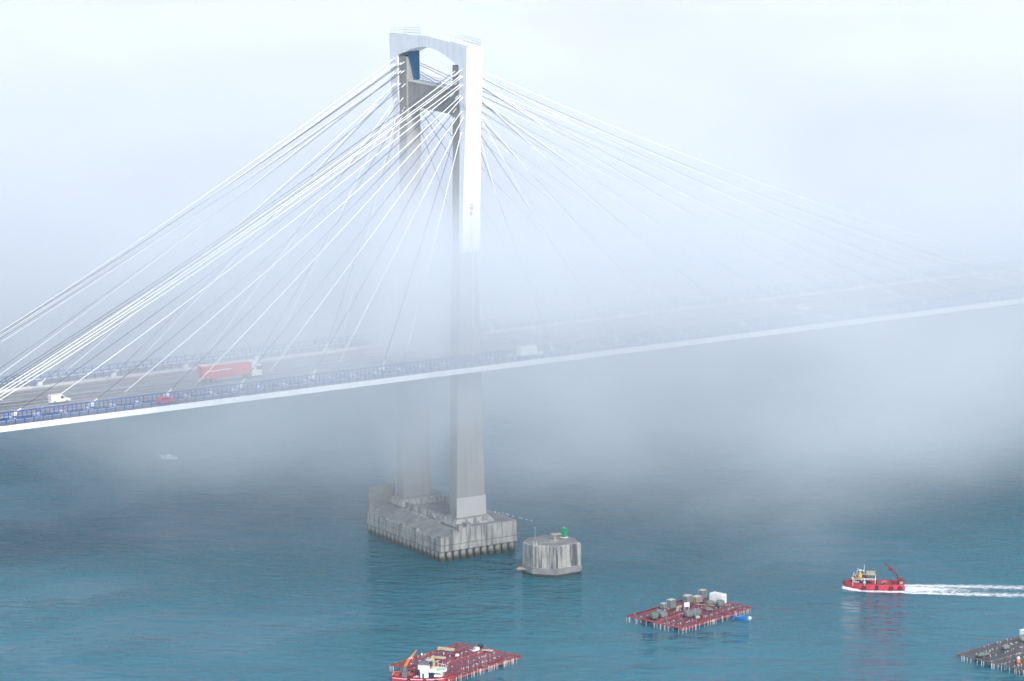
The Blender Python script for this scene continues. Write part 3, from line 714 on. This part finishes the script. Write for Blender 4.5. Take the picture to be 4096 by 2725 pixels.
plank('short pale plank box beside the tall crate on the container raft',P2(.02,.42),2.3,35,.5,.45)
plank('long thin pale plank lying in front of the white container',P2(.52,.10),4.6,-52,.25,.12)
# raft 1
plank('long pale timber box at the back edge of the crane boat raft',P1(.42,.80),3.6,-55,.9,.45)
plank('pale timber box in the middle left of the crane boat raft',P1(-.12,.42),3.1,-50,.6,.4)
plank('pale plank near the right edge of the crane boat raft',P1(.86,-.1),2.3,-50,.6,.25)
plank('white board lying flat left of the dark engine on the raft',P1(.74,.16),1.9,20,.8,.12,'rope')
t=thing('raft_engine','round dark engine on a white stand near the right side of the crane boat raft','engine',P1(.80,.16),0)
mb=MB(); mb.bevel_box(-.8,.2,-.4,.4,0,.65,.06); mb.build('stand','barrier',t)
mb=MB(); mb.blob((.65,.1,.75),.62,.55,.55,seed=3,amp=.05); mb.build('motor','dark',t)
t=thing('sign_board','white framed sign on dark legs on the crane boat raft','sign',P1(.03,-.04),R(-20))
t.scale=(.75,.75,.75); mb=MB(); mb.box(-.5,.5,-.03,.03,1.0,1.7); mb.build('board','white_gloss',t)
mb=MB(); mb.box(-.58,-.5,-.04,.04,0,1.8); mb.box(.5,.58,-.04,.04,0,1.8); mb.box(-.5,.5,-.04,.04,1.7,1.78); mb.build('leg','maroon',t)
crate('grey slatted crate stack on the crane boat raft behind the wheelhouse',P1(-.70,.02),1.7,1.2,2.3,18)
net('coiled grey net beside the crate on the crane boat raft',P1(-.86,.0),1.0,.8,1.0,21)
plank('pale log bundle between the net coil and the crate',P1(-.80,-.22),1.8,-30,.5,.35)
# raft 3
net('pale green net heaped on the left tip of the grey timber raft',(39.9,-139.7,1.43),1.6,.6,.4,23,'netgreen')
net('grey net bundle in the middle of the grey timber raft',(47.1,-138.2,1.43),.9,.7,.7,24)
net('grey covered net bundle under the white board, grey timber raft',(54.3,-135.0,1.43),1.1,.9,.9,25)
t=thing('white_cabin_box','white box at the back edge of the grey timber raft','box',(56.1,-133.7,1.43),R(11))
mb=MB(); mb.bevel_box(-1.1,1.1,-.8,.8,0,1.7,.06); mb.build('shell','white_gloss',t)
mb=MB(); mb.box(-1.2,1.2,-.9,.9,1.7,1.78); mb.build('lid','white',t)
t=thing('raft_buoy','round white buoy on an orange base on the grey timber raft','buoy',(42.4,-148.1,1.43),0)
mb=MB(); mb.blob((0,0,1.0),.36,.36,.36,seed=1,amp=0.); mb.build('ball','white_gloss',t)
mb=MB(); mb.tube((0,0,0),(0,0,.66),.5,.3,n=10); mb.build('base','orange',t)

# ------------------------------------------------------------------ boats
def hull_rings(L,B,D,sheer,n=15,bow=.95,stern=.72,draft=.6):
    """cross sections along x from stern (-L/2) to bow (L/2); each ring: keel->gunwale right, gunwale left"""
    R_=[]
    for i in range(n):
        q=i/(n-1); x=-L/2+q*L
        wv=1.0
        if q<.25: wv=stern+(1-stern)*math.sin(q/.25*math.pi/2)
        if q>.55: wv=max(.03,max(0,math.cos((q-.55)/.45*math.pi/2))**.75)
        top=D+sheer*(abs(q-.42)/.58)**2*(1 if q>.42 else .45)
        xr=x+(0)
        b2=B/2*wv; rake=.9*max(0,q-.8)/.2
        pts=[(xr-rake*.8*0,0,-draft),(xr,b2*.75,-draft*.35),(xr,b2*.95,top*.35),(xr+rake*.5,b2,top)]
        R_.append((pts,b2,top,xr+rake*.5))
    return R_
def hull(L,B,D,sheer,matn,t,inner='deckred',gun=None,floor=.35,stripe=None,draft=.6):
    rg=hull_rings(L,B,D,sheer,draft=draft); mb=MB()
    rings=[]
    for pts,b2,top,xr in rg:
        right=pts; left=[(x,-y,z) for x,y,z in pts[1:]][::-1]
        gi=max(.01,b2-.12); fl=min(floor,top-.2)
        inn=[(xr,-gi,top),(xr,-gi*.95,fl),(xr,gi*.95,fl),(xr,gi,top)]
        rings.append(right+inn[::-1]+left)
    n=len(rings[0]); vs=[p_ for r_ in rings for p_ in r_]; 
    for k in range(len(rings)-1):
        for i in range(n):
            j=(i+1)%n
            mi=1 if i in (4,5,6) else 0
            mb.add([rings[k][i],rings[k][j],rings[k+1][j],rings[k+1][i]],[(0,1,2,3)],mi,False)
    mb.add(rings[0],[tuple(range(n))],0); mb.add(rings[-1],[tuple(range(n))],0)
    hb=mb.build('hull',[matn,inner],t)
    me=hb.data
    if gun:
        mb=MB()
        for s_ in (1,-1): mb.path([(xr,s_*b2,top+.03) for pts,b2,top,xr in rg],.09,n=6)
        mb.build('gunwale',gun,hb)
    if stripe:
        mb=MB()
        for s_ in (1,-1): mb.path([(x_[2][0]*.5+x_[3][0]*.5,s_*(b2*.985+.03),top*.72) for (x_,b2,top,xr) in rg],.085,n=4)
        mb.build('stripe',stripe,hb)
    return hb
def tyre_fender(t,x,y,z,ax='y',r_=.42):
    mb=MB(); n=14
    for i in range(n):
        a0=2*math.pi*i/n;a1=2*math.pi*(i+1)/n
        if ax=='y': mb.tube((x+r_*math.cos(a0),y,z+r_*math.sin(a0)),(x+r_*math.cos(a1),y,z+r_*math.sin(a1)),.15,n=6)
        else: mb.tube((x,y+r_*math.cos(a0),z+r_*math.sin(a0)),(x,y+r_*math.cos(a1),z+r_*math.sin(a1)),.15,n=6)
    mb.build('tyre_fender','tyre',t)

# red work boat under way : heading up-left (bow at 53.1,-73.7, stern 63.2,-82)
bw=Vector((53.1,-74.6,0)); st=Vector((63.3,-82.6,0)); hd=math.degrees(math.atan2((bw-st).y,(bw-st).x)); L_=(bw-st).length
mid=(bw+st)/2
t=thing('red_work_boat','red fishing boat under way at right, trailing a white wake','fishing boat',tuple(mid),R(hd)); t.scale=(1,1,.76)
H_=hull(L_,4.3,1.9,.35,'red',t,inner='deckred',gun='deckred',floor=.95)
h=L_/2
# wheelhouse forward third ; local x forward, y left
mb=MB(); mb.bevel_box(1.0,3.6,-1.25,1.25,.7,2.0,.05); wh=mb.build('wheelhouse_base','maroon',t)
mb=MB(); mb.bevel_box(1.9,3.9,-1.1,1.1,2.0,3.35,.1); wl=mb.build('wheelhouse','white_gloss',t)
for bb in ((3.88,3.93,-.9,.9,2.5,3.1),(2.2,3.5,-1.13,-1.09,2.5,3.1),(2.2,3.5,1.09,1.13,2.5,3.1)):
    mb=MB(); mb.box(*bb); mb.build('window','glass',wl)
mb=MB(); mb.box(1.15,1.75,1.26,1.3,.9,2.6); mb.build('door','white_gloss',wh)
mb=MB(); mb.box(1.8,2.6,1.26,1.29,.9,2.5); mb.box(.2,.95,.3,1.6,.72,1.9); mb.build('doorway','dark',wh)
mb=MB(); mb.bevel_box(-.9,3.9,-1.9,1.9,3.35,3.47,.05); mb.build('canopy_roof','maroon',t)
mb=MB()
for s_ in (1.95,-1.95):
    mb.tube((-.95,s_,3.6),(4.0,s_,3.6),.07,n=5); mb.tube((-.95,s_,3.25),(4.0,s_,3.25),.09,n=5)
    for x in (-.95,1.4,4.0): mb.tube((x,s_,1.3),(x,s_,3.6),.075,n=5)
for x in (-.95,4.0): mb.tube((x,-1.95,3.6),(x,1.95,3.6),.06,n=5)
mb.build('canopy_frame','white_gloss',t)
mb=MB(); mb.loft([[(2.0,y_,z_) for y_,z_ in ((.2,3.5),(1.2,3.5),(1.1,4.1),(.3,4.1))],[(2.9,y_,z_) for y_,z_ in ((.2,3.5),(1.2,3.5),(1.1,4.1),(.3,4.1))]]); mb.blob((2.4,1.1,4.0),.45,.4,.75,seed=2,amp=.05); mb.blob((2.4,1.1,4.9),.22,.2,.55,seed=2,amp=.03); mb.build('yellow_float','yellow',t)
mb=MB(); mb.blob((4.1,1.5,3.5),.38,.35,.45,seed=3,amp=.06); mb.build('yellow_float','yellow',t)
mb=MB(); mb.bevel_box(-.9,1.1,-.6,1.5,4.45,5.15,.08); mb.build('roof_box','wood',t)
mb=MB(); mb.loft([[(-.6,-.3,3.47),(.8,-.3,3.47),(.8,1.2,3.47),(-.6,1.2,3.47)],[(-.85,-.5,4.45),(1.05,-.5,4.45),(1.05,1.4,4.45),(-.85,1.4,4.45)]]); mb.build('roof_box_base','shade',t)
mb=MB(); mb.tube((1.6,.2,3.4),(1.5,.2,7.2),.05,n=5); mb.tube((3.5,.6,3.4),(2.8,.6,6.3),.05,n=5); mb.build('mast','white_gloss',t)
mb=MB(); mb.bevel_box(2.1,2.7,-.1,.3,5.3,5.65,.04); mb.bevel_box(1.5,1.9,.1,.5,5.3,5.6,.04); mb.build('radar','white_gloss',t)
mb=MB(); mb.path([(3.1,-1,3.5),(3.9,-1,4.4),(3.9,1,4.4),(3.1,1,3.5)],.05,n=5); mb.path([(3.5,-1,4.0),(3.5,1,4.0)],.05,n=5); mb.build('roof_rail','rope',t)
# aft gear and crane
mb=MB(); mb.bevel_box(-2.2,-1.2,.2,1.3,.7,1.9,.08); mb.build('winch_box','dark',t)
mb=MB(); mb.path([(-.9,1,1.2),(-1.9,1.2,2.6),(-2.6,1.2,2.6)],.06,n=5); mb.build('davit','rope',t)
mb=MB(); mb.path([(-4.2,.6,.7),(-4.3,.6,2.2),(-4.5,.6,2.5)],[.16,.14,.1],n=6); mb.build('capstan','maroon',t)
mb=MB(); mb.tube((-5.1,.4,.7),(-5.1,.4,3.2),.3,.22,n=10); cb=mb.build('crane_post','maroon',t)
mb=MB(); mb.beam((-5.1,.4,3.0),(-4.9,.4,4.5),.4,.4); mb.beam((-4.9,.4,4.4),(-3.3,.5,6.5),.4,.34); mb.beam((-3.3,.5,6.5),(-1.9,.6,8.2),.28,.24); mb.beam((-3.6,.5,5.7),(-2.9,.5,6.2),.3,.4); mb.build('crane_arm','maroon',t)
mb=MB(); mb.bevel_box(-6.4,-5.5,-1.4,1.4,1.6,2.9,.05); mb.build('stern_gear','maroon',t)
mb=MB(); mb.box(-6.2,-5.5,1.41,1.44,1.8,2.7); mb.build('stern_panel','wood',t)
for x,y in ((-3.6,2.2),(2.4,2.2),(-5.6,1.9)): tyre_fender(t,x,y,.9)
tyre_fender(t,h+.45,0,1.8,'x',.4)
mb=MB(); mb.bevel_box(-.75,-.1,2.16,2.3,.25,1.7,.05); mb.build('rubber_fender','tyre',t)
for ch in t.children:
    if ch.name.split('.')[0] in ('wheelhouse_base','wheelhouse','doorway','canopy_roof','canopy_frame','yellow_float','roof_box','roof_box_base','mast','radar','roof_rail'): ch.location.x+=.85
# crew figure on deck: one continuous skinned body
def person(lab,loc,rz,arms,pose='stand'):
    vs=[(0,0,.88),(0,0,1.12),(0,0,1.38),(0,0,1.52),(.02,0,1.66),
        (0,.1,.86),(.03,.11,.48),(0,.12,.07),(.12,.12,.04),
        (0,-.1,.86),(.05,-.11,.48),(0,-.12,.07),(.12,-.12,.04),
        (0,.19,1.36),(.08,.25,1.12),(.26,.22,1.0),(0,-.19,1.36),(.1,-.26,1.12),(.28,-.2,1.02)]
    es=[(0,1),(1,2),(2,3),(3,4),(0,5),(5,6),(6,7),(7,8),(0,9),(9,10),(10,11),(11,12),(2,13),(13,14),(14,15),(2,16),(16,17),(17,18)]
    rr=[.15,.14,.16,.065,.10,.10,.075,.055,.045,.10,.075,.055,.045,.065,.05,.04,.065,.05,.04]
    me=bpy.data.meshes.new('person'); me.from_pydata(vs,es,[]); ob=bpy.data.objects.new('person',me); COL.objects.link(ob)
    ob.location=loc; ob.rotation_euler=(0,0,rz)
    md=ob.modifiers.new('skin','SKIN'); ob.modifiers.new('sub','SUBSURF').levels=1; ob.modifiers['sub'].render_levels=1
    sv=me.skin_vertices[0].data
    for i,q in enumerate(rr): sv[i].radius=(q,q)
    sv[0].use_root=True
    me.materials.append(M['dark'])
    tag(ob,lab,'person')
    mb=MB(); mb.blob((.02,0,1.7),.105,.1,.11,seed=1,amp=0.); mb.build('cap','yellow' if arms else 'orange',ob)
    return ob
def on(t_,x,y,z):
    a=t_.rotation_euler[2]; l=t_.location; x*=t_.scale[0]; y*=t_.scale[1]; z*=t_.scale[2]; return (l[0]+x*math.cos(a)-y*math.sin(a),l[1]+x*math.sin(a)+y*math.cos(a),z)
person('person in dark clothes standing amidships on the red fishing boat',on(t,-.3,1.1,.95),R(hd+60),False)
WB=t
def bowf(x):
    q=min(1,max(0,(x/L_+.5-.55)/.45)); return max(.05,max(0,math.cos(q*math.pi/2))**.75)
# foam: wake and bow wave, broken by noise
mt,nt,p=newmat('wake_foam'); M['foam']=mt
p.inputs['Base Color'].default_value=(.78,.80,.80,1); p.inputs['Roughness'].default_value=.8
g=N(nt,'ShaderNodeTexCoord'); mp=N(nt,'ShaderNodeMapping'); mp.inputs['Scale'].default_value=(.55,1.6,1); mp.inputs['Rotation'].default_value=(0,0,0); nt.links.new(g.outputs['Object'],mp.inputs['Vector'])
nz=N(nt,'ShaderNodeTexNoise',Scale=1.3,Detail=7.,Roughness=.7,Distortion=.8); nt.links.new(mp.outputs[0],nz.inputs['Vector'])
at=N(nt,'ShaderNodeAttribute'); at.attribute_name='foam'
th=N(nt,'ShaderNodeMath',operation='ADD'); nt.links.new(nz.outputs['Fac'],th.inputs[0]); nt.links.new(at.outputs['Fac'],th.inputs[1])
mr=N(nt,'ShaderNodeMapRange'); mr.inputs['From Min'].default_value=.78; mr.inputs['From Max'].default_value=1.0; nt.links.new(th.outputs[0],mr.inputs['Value'])
tr_=N(nt,'ShaderNodeBsdfTransparent'); mxs=N(nt,'ShaderNodeMixShader'); nt.links.new(mr.outputs[0],mxs.inputs[0]); nt.links.new(tr_.outputs[0],mxs.inputs[1]); nt.links.new(p.outputs[0],mxs.inputs[2])
nt.links.new(mxs.outputs[0],nt.nodes['Material Output'].inputs['Surface'])
# foam sheet in boat coordinates
nx,ny=150,26; xs=[h+1.0-i*(h+1.0+50)/(nx-1) for i in range(nx)]
vs=[];att=[];fs=[]
rnd=random.Random(5)
for i,x in enumerate(xs):
    for j in range(ny):
        q=j/(ny-1)*2-1
        if x>-h:
            half=2.9+max(0,(h-x))*.09; y=q*half
            # beside the hull
            prof_=min(1,(h+1-x)/1.2); hb=2.2*bowf(x)
            d=abs(abs(y)-hb-.5); a=.70*prof_-d*.36
        else:
            s_=-(x+h); half=5.4+s_*.11; y=q*half
            edge=abs(q); c0=.62-.008*s_
            a=(.53-.0042*s_)*(1-abs(edge-c0)/.75)
            a=max(a,(.66-.022*s_)*(1-edge*.7)); 
            a*=min(1,(1-edge)/.3)
        vs.append((x,y,.035+.02*math.sin(x*1.3+y))); att.append(max(0,min(.75,a)))
for i in range(nx-1):
    for j in range(ny-1): a=i*ny+j; fs.append((a,a+1,a+ny+1,a+ny))
me=bpy.data.meshes.new('wake'); me.from_pydata(vs,[],fs); at_=me.attributes.new('foam','FLOAT','POINT'); at_.data.foreach_set('value',att)
me.materials.append(mt); wk=bpy.data.objects.new('wake_foam',me); COL.objects.link(wk); wk.location=mid; wk.rotation_euler=(0,0,R(hd))
for pl in me.polygons: pl.use_smooth=True
struct(wk,'stuff'); wk['label']='white foaming wake behind the red fishing boat'
# bow splash: a few lumps of real foam
mb=MB()
for i in range(34):
    q=rnd.random(); x=h+.6-q*3.6; hb=2.2*bowf(x)
    for s_ in (1,-1): mb.blob((x,s_*(hb+.2+rnd.random()*.5),.1),rnd.uniform(.2,.5),rnd.uniform(.15,.3),rnd.uniform(.15,.55)*(1-q*.6),seed=i*2+(s_>0),n=8,m_=5,amp=.2)
bs=mb.build('bow_wave_foam','gull',None,tuple(mid)); bs.rotation_euler=(0,0,R(hd)); struct(bs,'stuff'); bs['label']='white bow wave along the red fishing boat'

# crane boat moored to raft 1. Its port end (left) is the stern with crane, wheelhouse to the right (bow right)
sa=Vector((-68.7,-84.3,0)); bo=Vector((-56.6,-94.6,0)); hd2=math.degrees(math.atan2((bo-sa).y,(bo-sa).x)); L2=(bo-sa).length
t=thing('crane_boat','red and white work boat with orange crane moored at the raft in the lower middle','work boat',tuple(sa+(bo-sa)*.4),R(hd2)); t.scale=(.8,.85,.73)
hull(L2,4.6,1.35,.7,'red',t,inner='deckred',gun='maroon',floor=.75,stripe='white_gloss')
h2=L2/2
mb=MB(); mb.path([(-h2+.1,-1.5,1.75),(-h2+.0,0,1.85),(-h2+.1,1.5,1.75),(-h2+4,2.1,1.6)],.16,n=6); mb.build('stern_bulwark','orange',t)
# wheelhouse: tall white side with cut-out opening, roof deck with green floor
mb=MB(); mb.bevel_box(-.6,1.5,-1.75,1.75,.75,3.1,.08); mb.bevel_box(2.6,5.0,-1.5,1.5,.75,3.0,.08); mb.bevel_box(1.5,2.6,-1.2,1.7,.75,3.0,.05); w1=mb.build('wheelhouse','white_gloss',t)
mb=MB(); mb.box(1.55,2.9,-1.72,-1.5,.9,2.8); mb.box(2.9,4.8,-1.53,-1.51,.9,1.7); mb.build('side_opening','dark',w1)
for bb in [(2.9+k*.42,3.2+k*.42,-1.53,-1.51,2.35,2.7) for k in range(5)]+[(-.1,.35,-1.775,-1.752,1.2,2.6)]:
    mb=MB(); mb.box(*bb); mb.build('window','glass',w1)
roofp=[(-.7,-1.9),(3.4,-2.05),(4.9,-1.7),(5.8,-.9),(6.0,0),(5.8,.9),(4.9,1.7),(3.4,2.05),(-.7,1.9)]
mb=MB(); mb.prism(roofp,'z',3.1,3.55); rf=mb.build('roof_deck','white_gloss',t)
mb=MB(); mb.prism([(x*.9+.3,y*.82) for x,y in roofp if x>0],'z',3.552,3.6); mb.build('roof_floor','greendeck',rf)
mb=MB(); mb.bevel_box(-1.3,1.5,-1.3,1.3,3.55,4.85,.1); fn=mb.build('upper_cabin','white_gloss',t)
mb=MB(); mb.loft([[(-1.4,-1.4,4.85),(1.6,-1.4,4.85),(1.6,1.4,4.85),(-1.4,1.4,4.85)],[(-1.2,-1.2,5.2),(1.2,-1.2,5.15),(1.2,1.2,5.2),(-1.2,1.2,5.25)]]); mb.build('cabin_cover','shade',fn)
mb=MB(); mb.beam((2.6,.2,3.6),(2.6,.2,6.6),.24,.24); mb.beam((2.7,.2,6.5),(1.8,.2,6.3),.24,.22); mb.beam((2.2,.2,3.7),(3.0,.2,3.7),.5,.3); mb.build('davit_post','yellow',t)
mb=MB(); pts=[(x*.97,y*.97,4.4) for x,y in roofp if x>1.2]; mb.path(pts,.05,n=5)
for q in pts: mb.tube((q[0],q[1],3.55),q,.04,n=4)
mb.tube((3.6,.9,3.5),(3.5,.9,5.6),.04,n=4); mb.tube((4.4,.3,3.5),(4.8,.3,5.5),.04,n=4); mb.build('roof_rail','white_gloss',t)
mb=MB(); mb.bevel_box(-5.6,-4.2,-.7,.7,.75,2.6,.06); mb.bevel_box(-5.3,-4.4,-.9,.9,2.6,3.9,.08); cp_=mb.build('crane_base','shade',t)
mb=MB(); mb.beam((-4.9,.2,3.8),(-4.1,1.0,5.6),.55,.5); mb.beam((-4.1,1.0,5.5),(-3.2,2.0,6.6),.42,.4); mb.beam((-3.2,2.0,6.5),(-2.6,2.7,7.5),.3,.28); mb.path([(-2.6,2.7,7.5),(-2.45,2.9,7.9),(-2.25,3.05,7.8),(-2.3,3.0,7.4)],.09,n=6); cr_=mb.build('crane_arm','orange',t)
mb=MB(); mb.tube((-4.2,.8,5.0),(-3.3,1.6,6.3),.1,n=6); mb.tube((-4.0,.9,6.1),(-3.7,1.3,5.9),.12,n=6); mb.build('crane_ram','white_gloss',cr_)
mb=MB(); mb.bevel_box(-4.2,-2.4,-1.9,-.6,1.3,1.45,.04); mb.build('deck_hatch','dark',t)
mb=MB(); mb.box(-4.4,-2.2,-2.0,-.5,1.22,1.3); mb.box(-2.2,-1.2,-.4,1.0,1.0,1.1); mb.build('deck_grid','rope',t)
mb=MB(); mb.tube((2.0,-1.95,.78),(2.0,-1.95,1.4),.3,n=10); mb.build('barrel','bluein',t)
tyre_fender(t,-h2-.1,.3,.8,'x',.5)
for x in (-3.5,.6,3.6): tyre_fender(t,x,-2.35,.7)
person('person in dark clothes standing on the roof deck of the crane boat',on(t,1.9,-.3,3.6),R(hd2-70),True)
# hook buoy
t=thing('hook_block','small white hook block hanging clear of the orange crane tip','hook block',on(t,-1.2,3.9,5.6))
mb=MB(); mb.blob((0,0,.5),.16,.16,.3,seed=1,amp=.03); mb.build('block','white_gloss',t)
mb=MB(); mb.path([(0,0,.3),(.12,0,.05),(0,0,-.08),(-.12,0,.02)],.05,n=5); mb.path([(0,0,.75),(-.6,-.5,1.9)],.015,n=4); mb.build('hook','steel',t)

# blue rowing boat
t=thing('blue_dinghy','small bright blue rowing boat tied beside the container raft','rowing boat',(17.95,-83.3,0),R(-78))
mb=MB(); t.rotation_euler=(0,0,math.atan2(-85.5+81.2,18.5-17.3))
hull(4.9,1.7,.55,.25,'bluehull',t,inner='bluein',gun='bluein',floor=.12,draft=.25)
mb=MB()
for x in (-1.2,.2,1.3): mb.box(x,x+.3,-.7,.7,.38,.43)
mb.build('bench','bluein',t)
mb=MB(); mb.tube((-.6,-1.5,.1),(.2,.6,.65),.035,n=5); mb.build('oar','rope',t)
t=thing('white_buoy','round white buoy floating just right of the blue rowing boat','buoy',(18.95,-86.0,0))
mb=MB(); mb.blob((0,0,.55),.42,.42,.42,seed=1,amp=0.); mb.build('ball','white_gloss',t)
mb=MB(); mb.tube((0,0,-.3),(0,0,.2),.12,n=6); mb.build('stem','rope',t)
# small white boat in the mist on the left
t=thing('small_white_boat','tiny white motor boat on the misty water at the left below the bridge','motor boat',(-12.2,128.6,0),math.atan2(2.4,-2.57))
hull(4.4,1.7,.6,.3,'white_gloss',t,inner='steel',gun='white_gloss',floor=.15,draft=.25)
mb=MB(); mb.bevel_box(-.4,.7,-.5,.5,.4,1.1,.08); mb.build('console','white_gloss',t)
mb=MB(); mb.bevel_box(-2.5,-2.1,-.2,.2,.3,1.1,.06); mb.build('outboard_motor','dark',t)

# gulls
gl=[(1985,2036),(1997,2044),(2008,2051),(2021,2058),(2022,2061),(2038,2071),(2061,2083),(2063,2084),(2078,2091),(2089,2095)]
gpos=[(5.7,-3.0,9.4),(6.6,-3.3,9.2),(7.4,-3.6,9.0),(8.3,-3.9,8.8),(8.5,-4.2,8.6),(9.5,-4.6,8.2),(10.9,-5.4,7.9),(11.2,-5.7,7.7),(12.2,-6.2,7.4),(13.1,-6.9,7.2)]
g0=None
for i,q in enumerate(gpos):
    lab='small white gull flying in a line past the right corner of the pylon footing'
    if g0 is None:
        g0=thing('gull',lab,'gull',q,R(-30),group='gulls by the footing')
        mb=MB(); mb.blob((0,0,0),.26,.09,.09,seed=1,n=8,m_=6,amp=0.); mb.build('body','gull',g0)
        mb=MB(); mb.hexa([(-.08,0,.02),(.1,0,.02),(.02,.62,.14),(-.1,.62,.14),(-.08,0,.05),(.1,0,.05),(.02,.62,.16),(-.1,.62,.16)]); mb.hexa([(-.08,0,.02),(.1,0,.02),(.02,-.62,.14),(-.1,-.62,.14),(-.08,0,.05),(.1,0,.05),(.02,-.62,.16),(-.1,-.62,.16)]); mb.build('wings','gull',g0)
    else: copy_tree(g0,lab,loc=q).scale=(.7,.7,.7)

# ------------------------------------------------------------------ haze and fog
def volume_mat(name):
    mt=bpy.data.materials.new(name); mt.use_nodes=True; nt=mt.node_tree; nt.nodes.clear()
    o=N(nt,'ShaderNodeOutputMaterial'); v=N(nt,'ShaderNodeVolumePrincipled'); nt.links.new(v.outputs[0],o.inputs['Volume'])
    return mt,nt,v
mt,nt,v=volume_mat('haze_air'); v.inputs['Color'].default_value=(.80,.90,1.0,1); v.inputs['Density'].default_value=.00006; v.inputs['Anisotropy'].default_value=0.
mb=MB(); mb.box(-1500,2500,-1500,2600,-1,230); hz=mb.build('haze',mt); struct(hz,'stuff')
FU=Vector((.851,-.525,0)); FV=Vector((.525,.851,0))
mt,nt,v=volume_mat('fog_bank_air'); v.inputs['Color'].default_value=(.942,.951,.967,1); v.inputs['Anisotropy'].default_value=0.
mt.cycles.volume_step_rate=.18
g=N(nt,'ShaderNodeTexCoord')
def dotv(vec):
    d=N(nt,'ShaderNodeVectorMath',operation='DOT_PRODUCT'); nt.links.new(g.outputs['Object'],d.inputs[0]); d.inputs[1].default_value=vec; return d.outputs['Value']
def mth(op,a,b_=None,c_=None):
    n=N(nt,'ShaderNodeMath',operation=op)
    for i,x in enumerate((a,b_,c_)):
        if x is None: continue
        if hasattr(x,'links') or hasattr(x,'is_linked'): nt.links.new(x,n.inputs[i])
        else: n.inputs[i].default_value=x
    return n.outputs[0]
def smooth(x,a,b_,ta=0.,tb=1.):
    n=N(nt,'ShaderNodeMapRange'); n.interpolation_type='SMOOTHSTEP'; nt.links.new(x,n.inputs['Value'])
    n.inputs['From Min'].default_value=a; n.inputs['From Max'].default_value=b_; n.inputs['To Min'].default_value=ta; n.inputs['To Max'].default_value=tb
    return n.outputs[0]
mp=N(nt,'ShaderNodeMapping'); mp.inputs['Scale'].default_value=(.011,.011,.022); mp.inputs['Location'].default_value=(3.1,2.0,.4); nt.links.new(g.outputs['Object'],mp.inputs['Vector'])
nz=N(nt,'ShaderNodeTexNoise',Scale=1.,Detail=3.,Roughness=.55); nt.links.new(mp.outputs[0],nz.inputs['Vector'])
nc=mth('SUBTRACT',nz.outputs['Fac'],.5)          # -.2 .. .2
U_=dotv(FU); V_=dotv(FV); Z_=dotv((0,0,1))
v1=mth('MULTIPLY_ADD',nc,200.,V_)
lf=mth('ADD',mth('ADD',smooth(mth('MULTIPLY',U_,-1.),20.,200.,0.,195.),smooth(U_,40.,200.,0.,90.)),mth('MULTIPLY',mth('MAXIMUM',mth('SUBTRACT',52.,Z_),0.),2.4))
v1=mth('SUBTRACT',v1,lf)                          # the bank steps back to either side and undercuts near the water
hv=smooth(v1,-185.,-45.)
zt=mth('MULTIPLY_ADD',nc,-60.,Z_)
top=smooth(zt,79.,105.,1.,0.)
low=mth('MAXIMUM',smooth(Z_,20.,51.,0.,1.),smooth(mth('MULTIPLY_ADD',nc,160.,V_),35.,400.,0.,1.))
mp2=N(nt,'ShaderNodeMapping'); mp2.inputs['Scale'].default_value=(.016,.016,.03); mp2.inputs['Location'].default_value=(7.3,2.2,1.4); nt.links.new(g.outputs['Object'],mp2.inputs['Vector'])
nz2=N(nt,'ShaderNodeTexNoise',Scale=1.,Detail=4.,Roughness=.6); nt.links.new(mp2.outputs[0],nz2.inputs['Vector'])
wisp=smooth(nz2.outputs['Fac'],.44,.60,.09,.55)   # torn wisps under the main layer
body=mth('MAXIMUM',low,wisp)
far=smooth(V_,80.,420.,1.,2.6)
lump=smooth(nz.outputs['Fac'],.30,.62,.55,1.5)
d=mth('MULTIPLY',mth('MULTIPLY',mth('MULTIPLY',hv,top),mth('MULTIPLY',body,far)),mth('MULTIPLY',lump,.0120))
pf=N(nt,'ShaderNodeVectorMath',operation='SUBTRACT'); nt.links.new(g.outputs['Object'],pf.inputs[0]); pf.inputs[1].default_value=(-6.8,13.6,54.)
pg=N(nt,'ShaderNodeVectorMath',operation='MULTIPLY'); nt.links.new(pf.outputs[0],pg.inputs[0]); pg.inputs[1].default_value=(1/14.,1/14.,1/50.)
pl_=N(nt,'ShaderNodeVectorMath',operation='LENGTH'); nt.links.new(pg.outputs[0],pl_.inputs[0])
d=mth('ADD',d,mth('MULTIPLY',smooth(pl_.outputs['Value'],.45,1.,.11,0.),lump))   # a thicker puff caught between the legs
nt.links.new(d,v.inputs['Density'])
# block in u,v axes
mb=MB()
def W(u_,v_,z): q=FU*u_+FV*v_; return (q.x,q.y,z)
mb.hexa([W(-420,-270,.3),W(420,-270,.3),W(420,1500,.3),W(-420,1500,.3),W(-420,-270,112),W(420,-270,112),W(420,1500,112),W(-420,1500,112)])
fb=mb.build('fog_bank',mt); struct(fb,'stuff'); fb['label']='white sea fog rolling over the bridge deck and hiding the water behind'
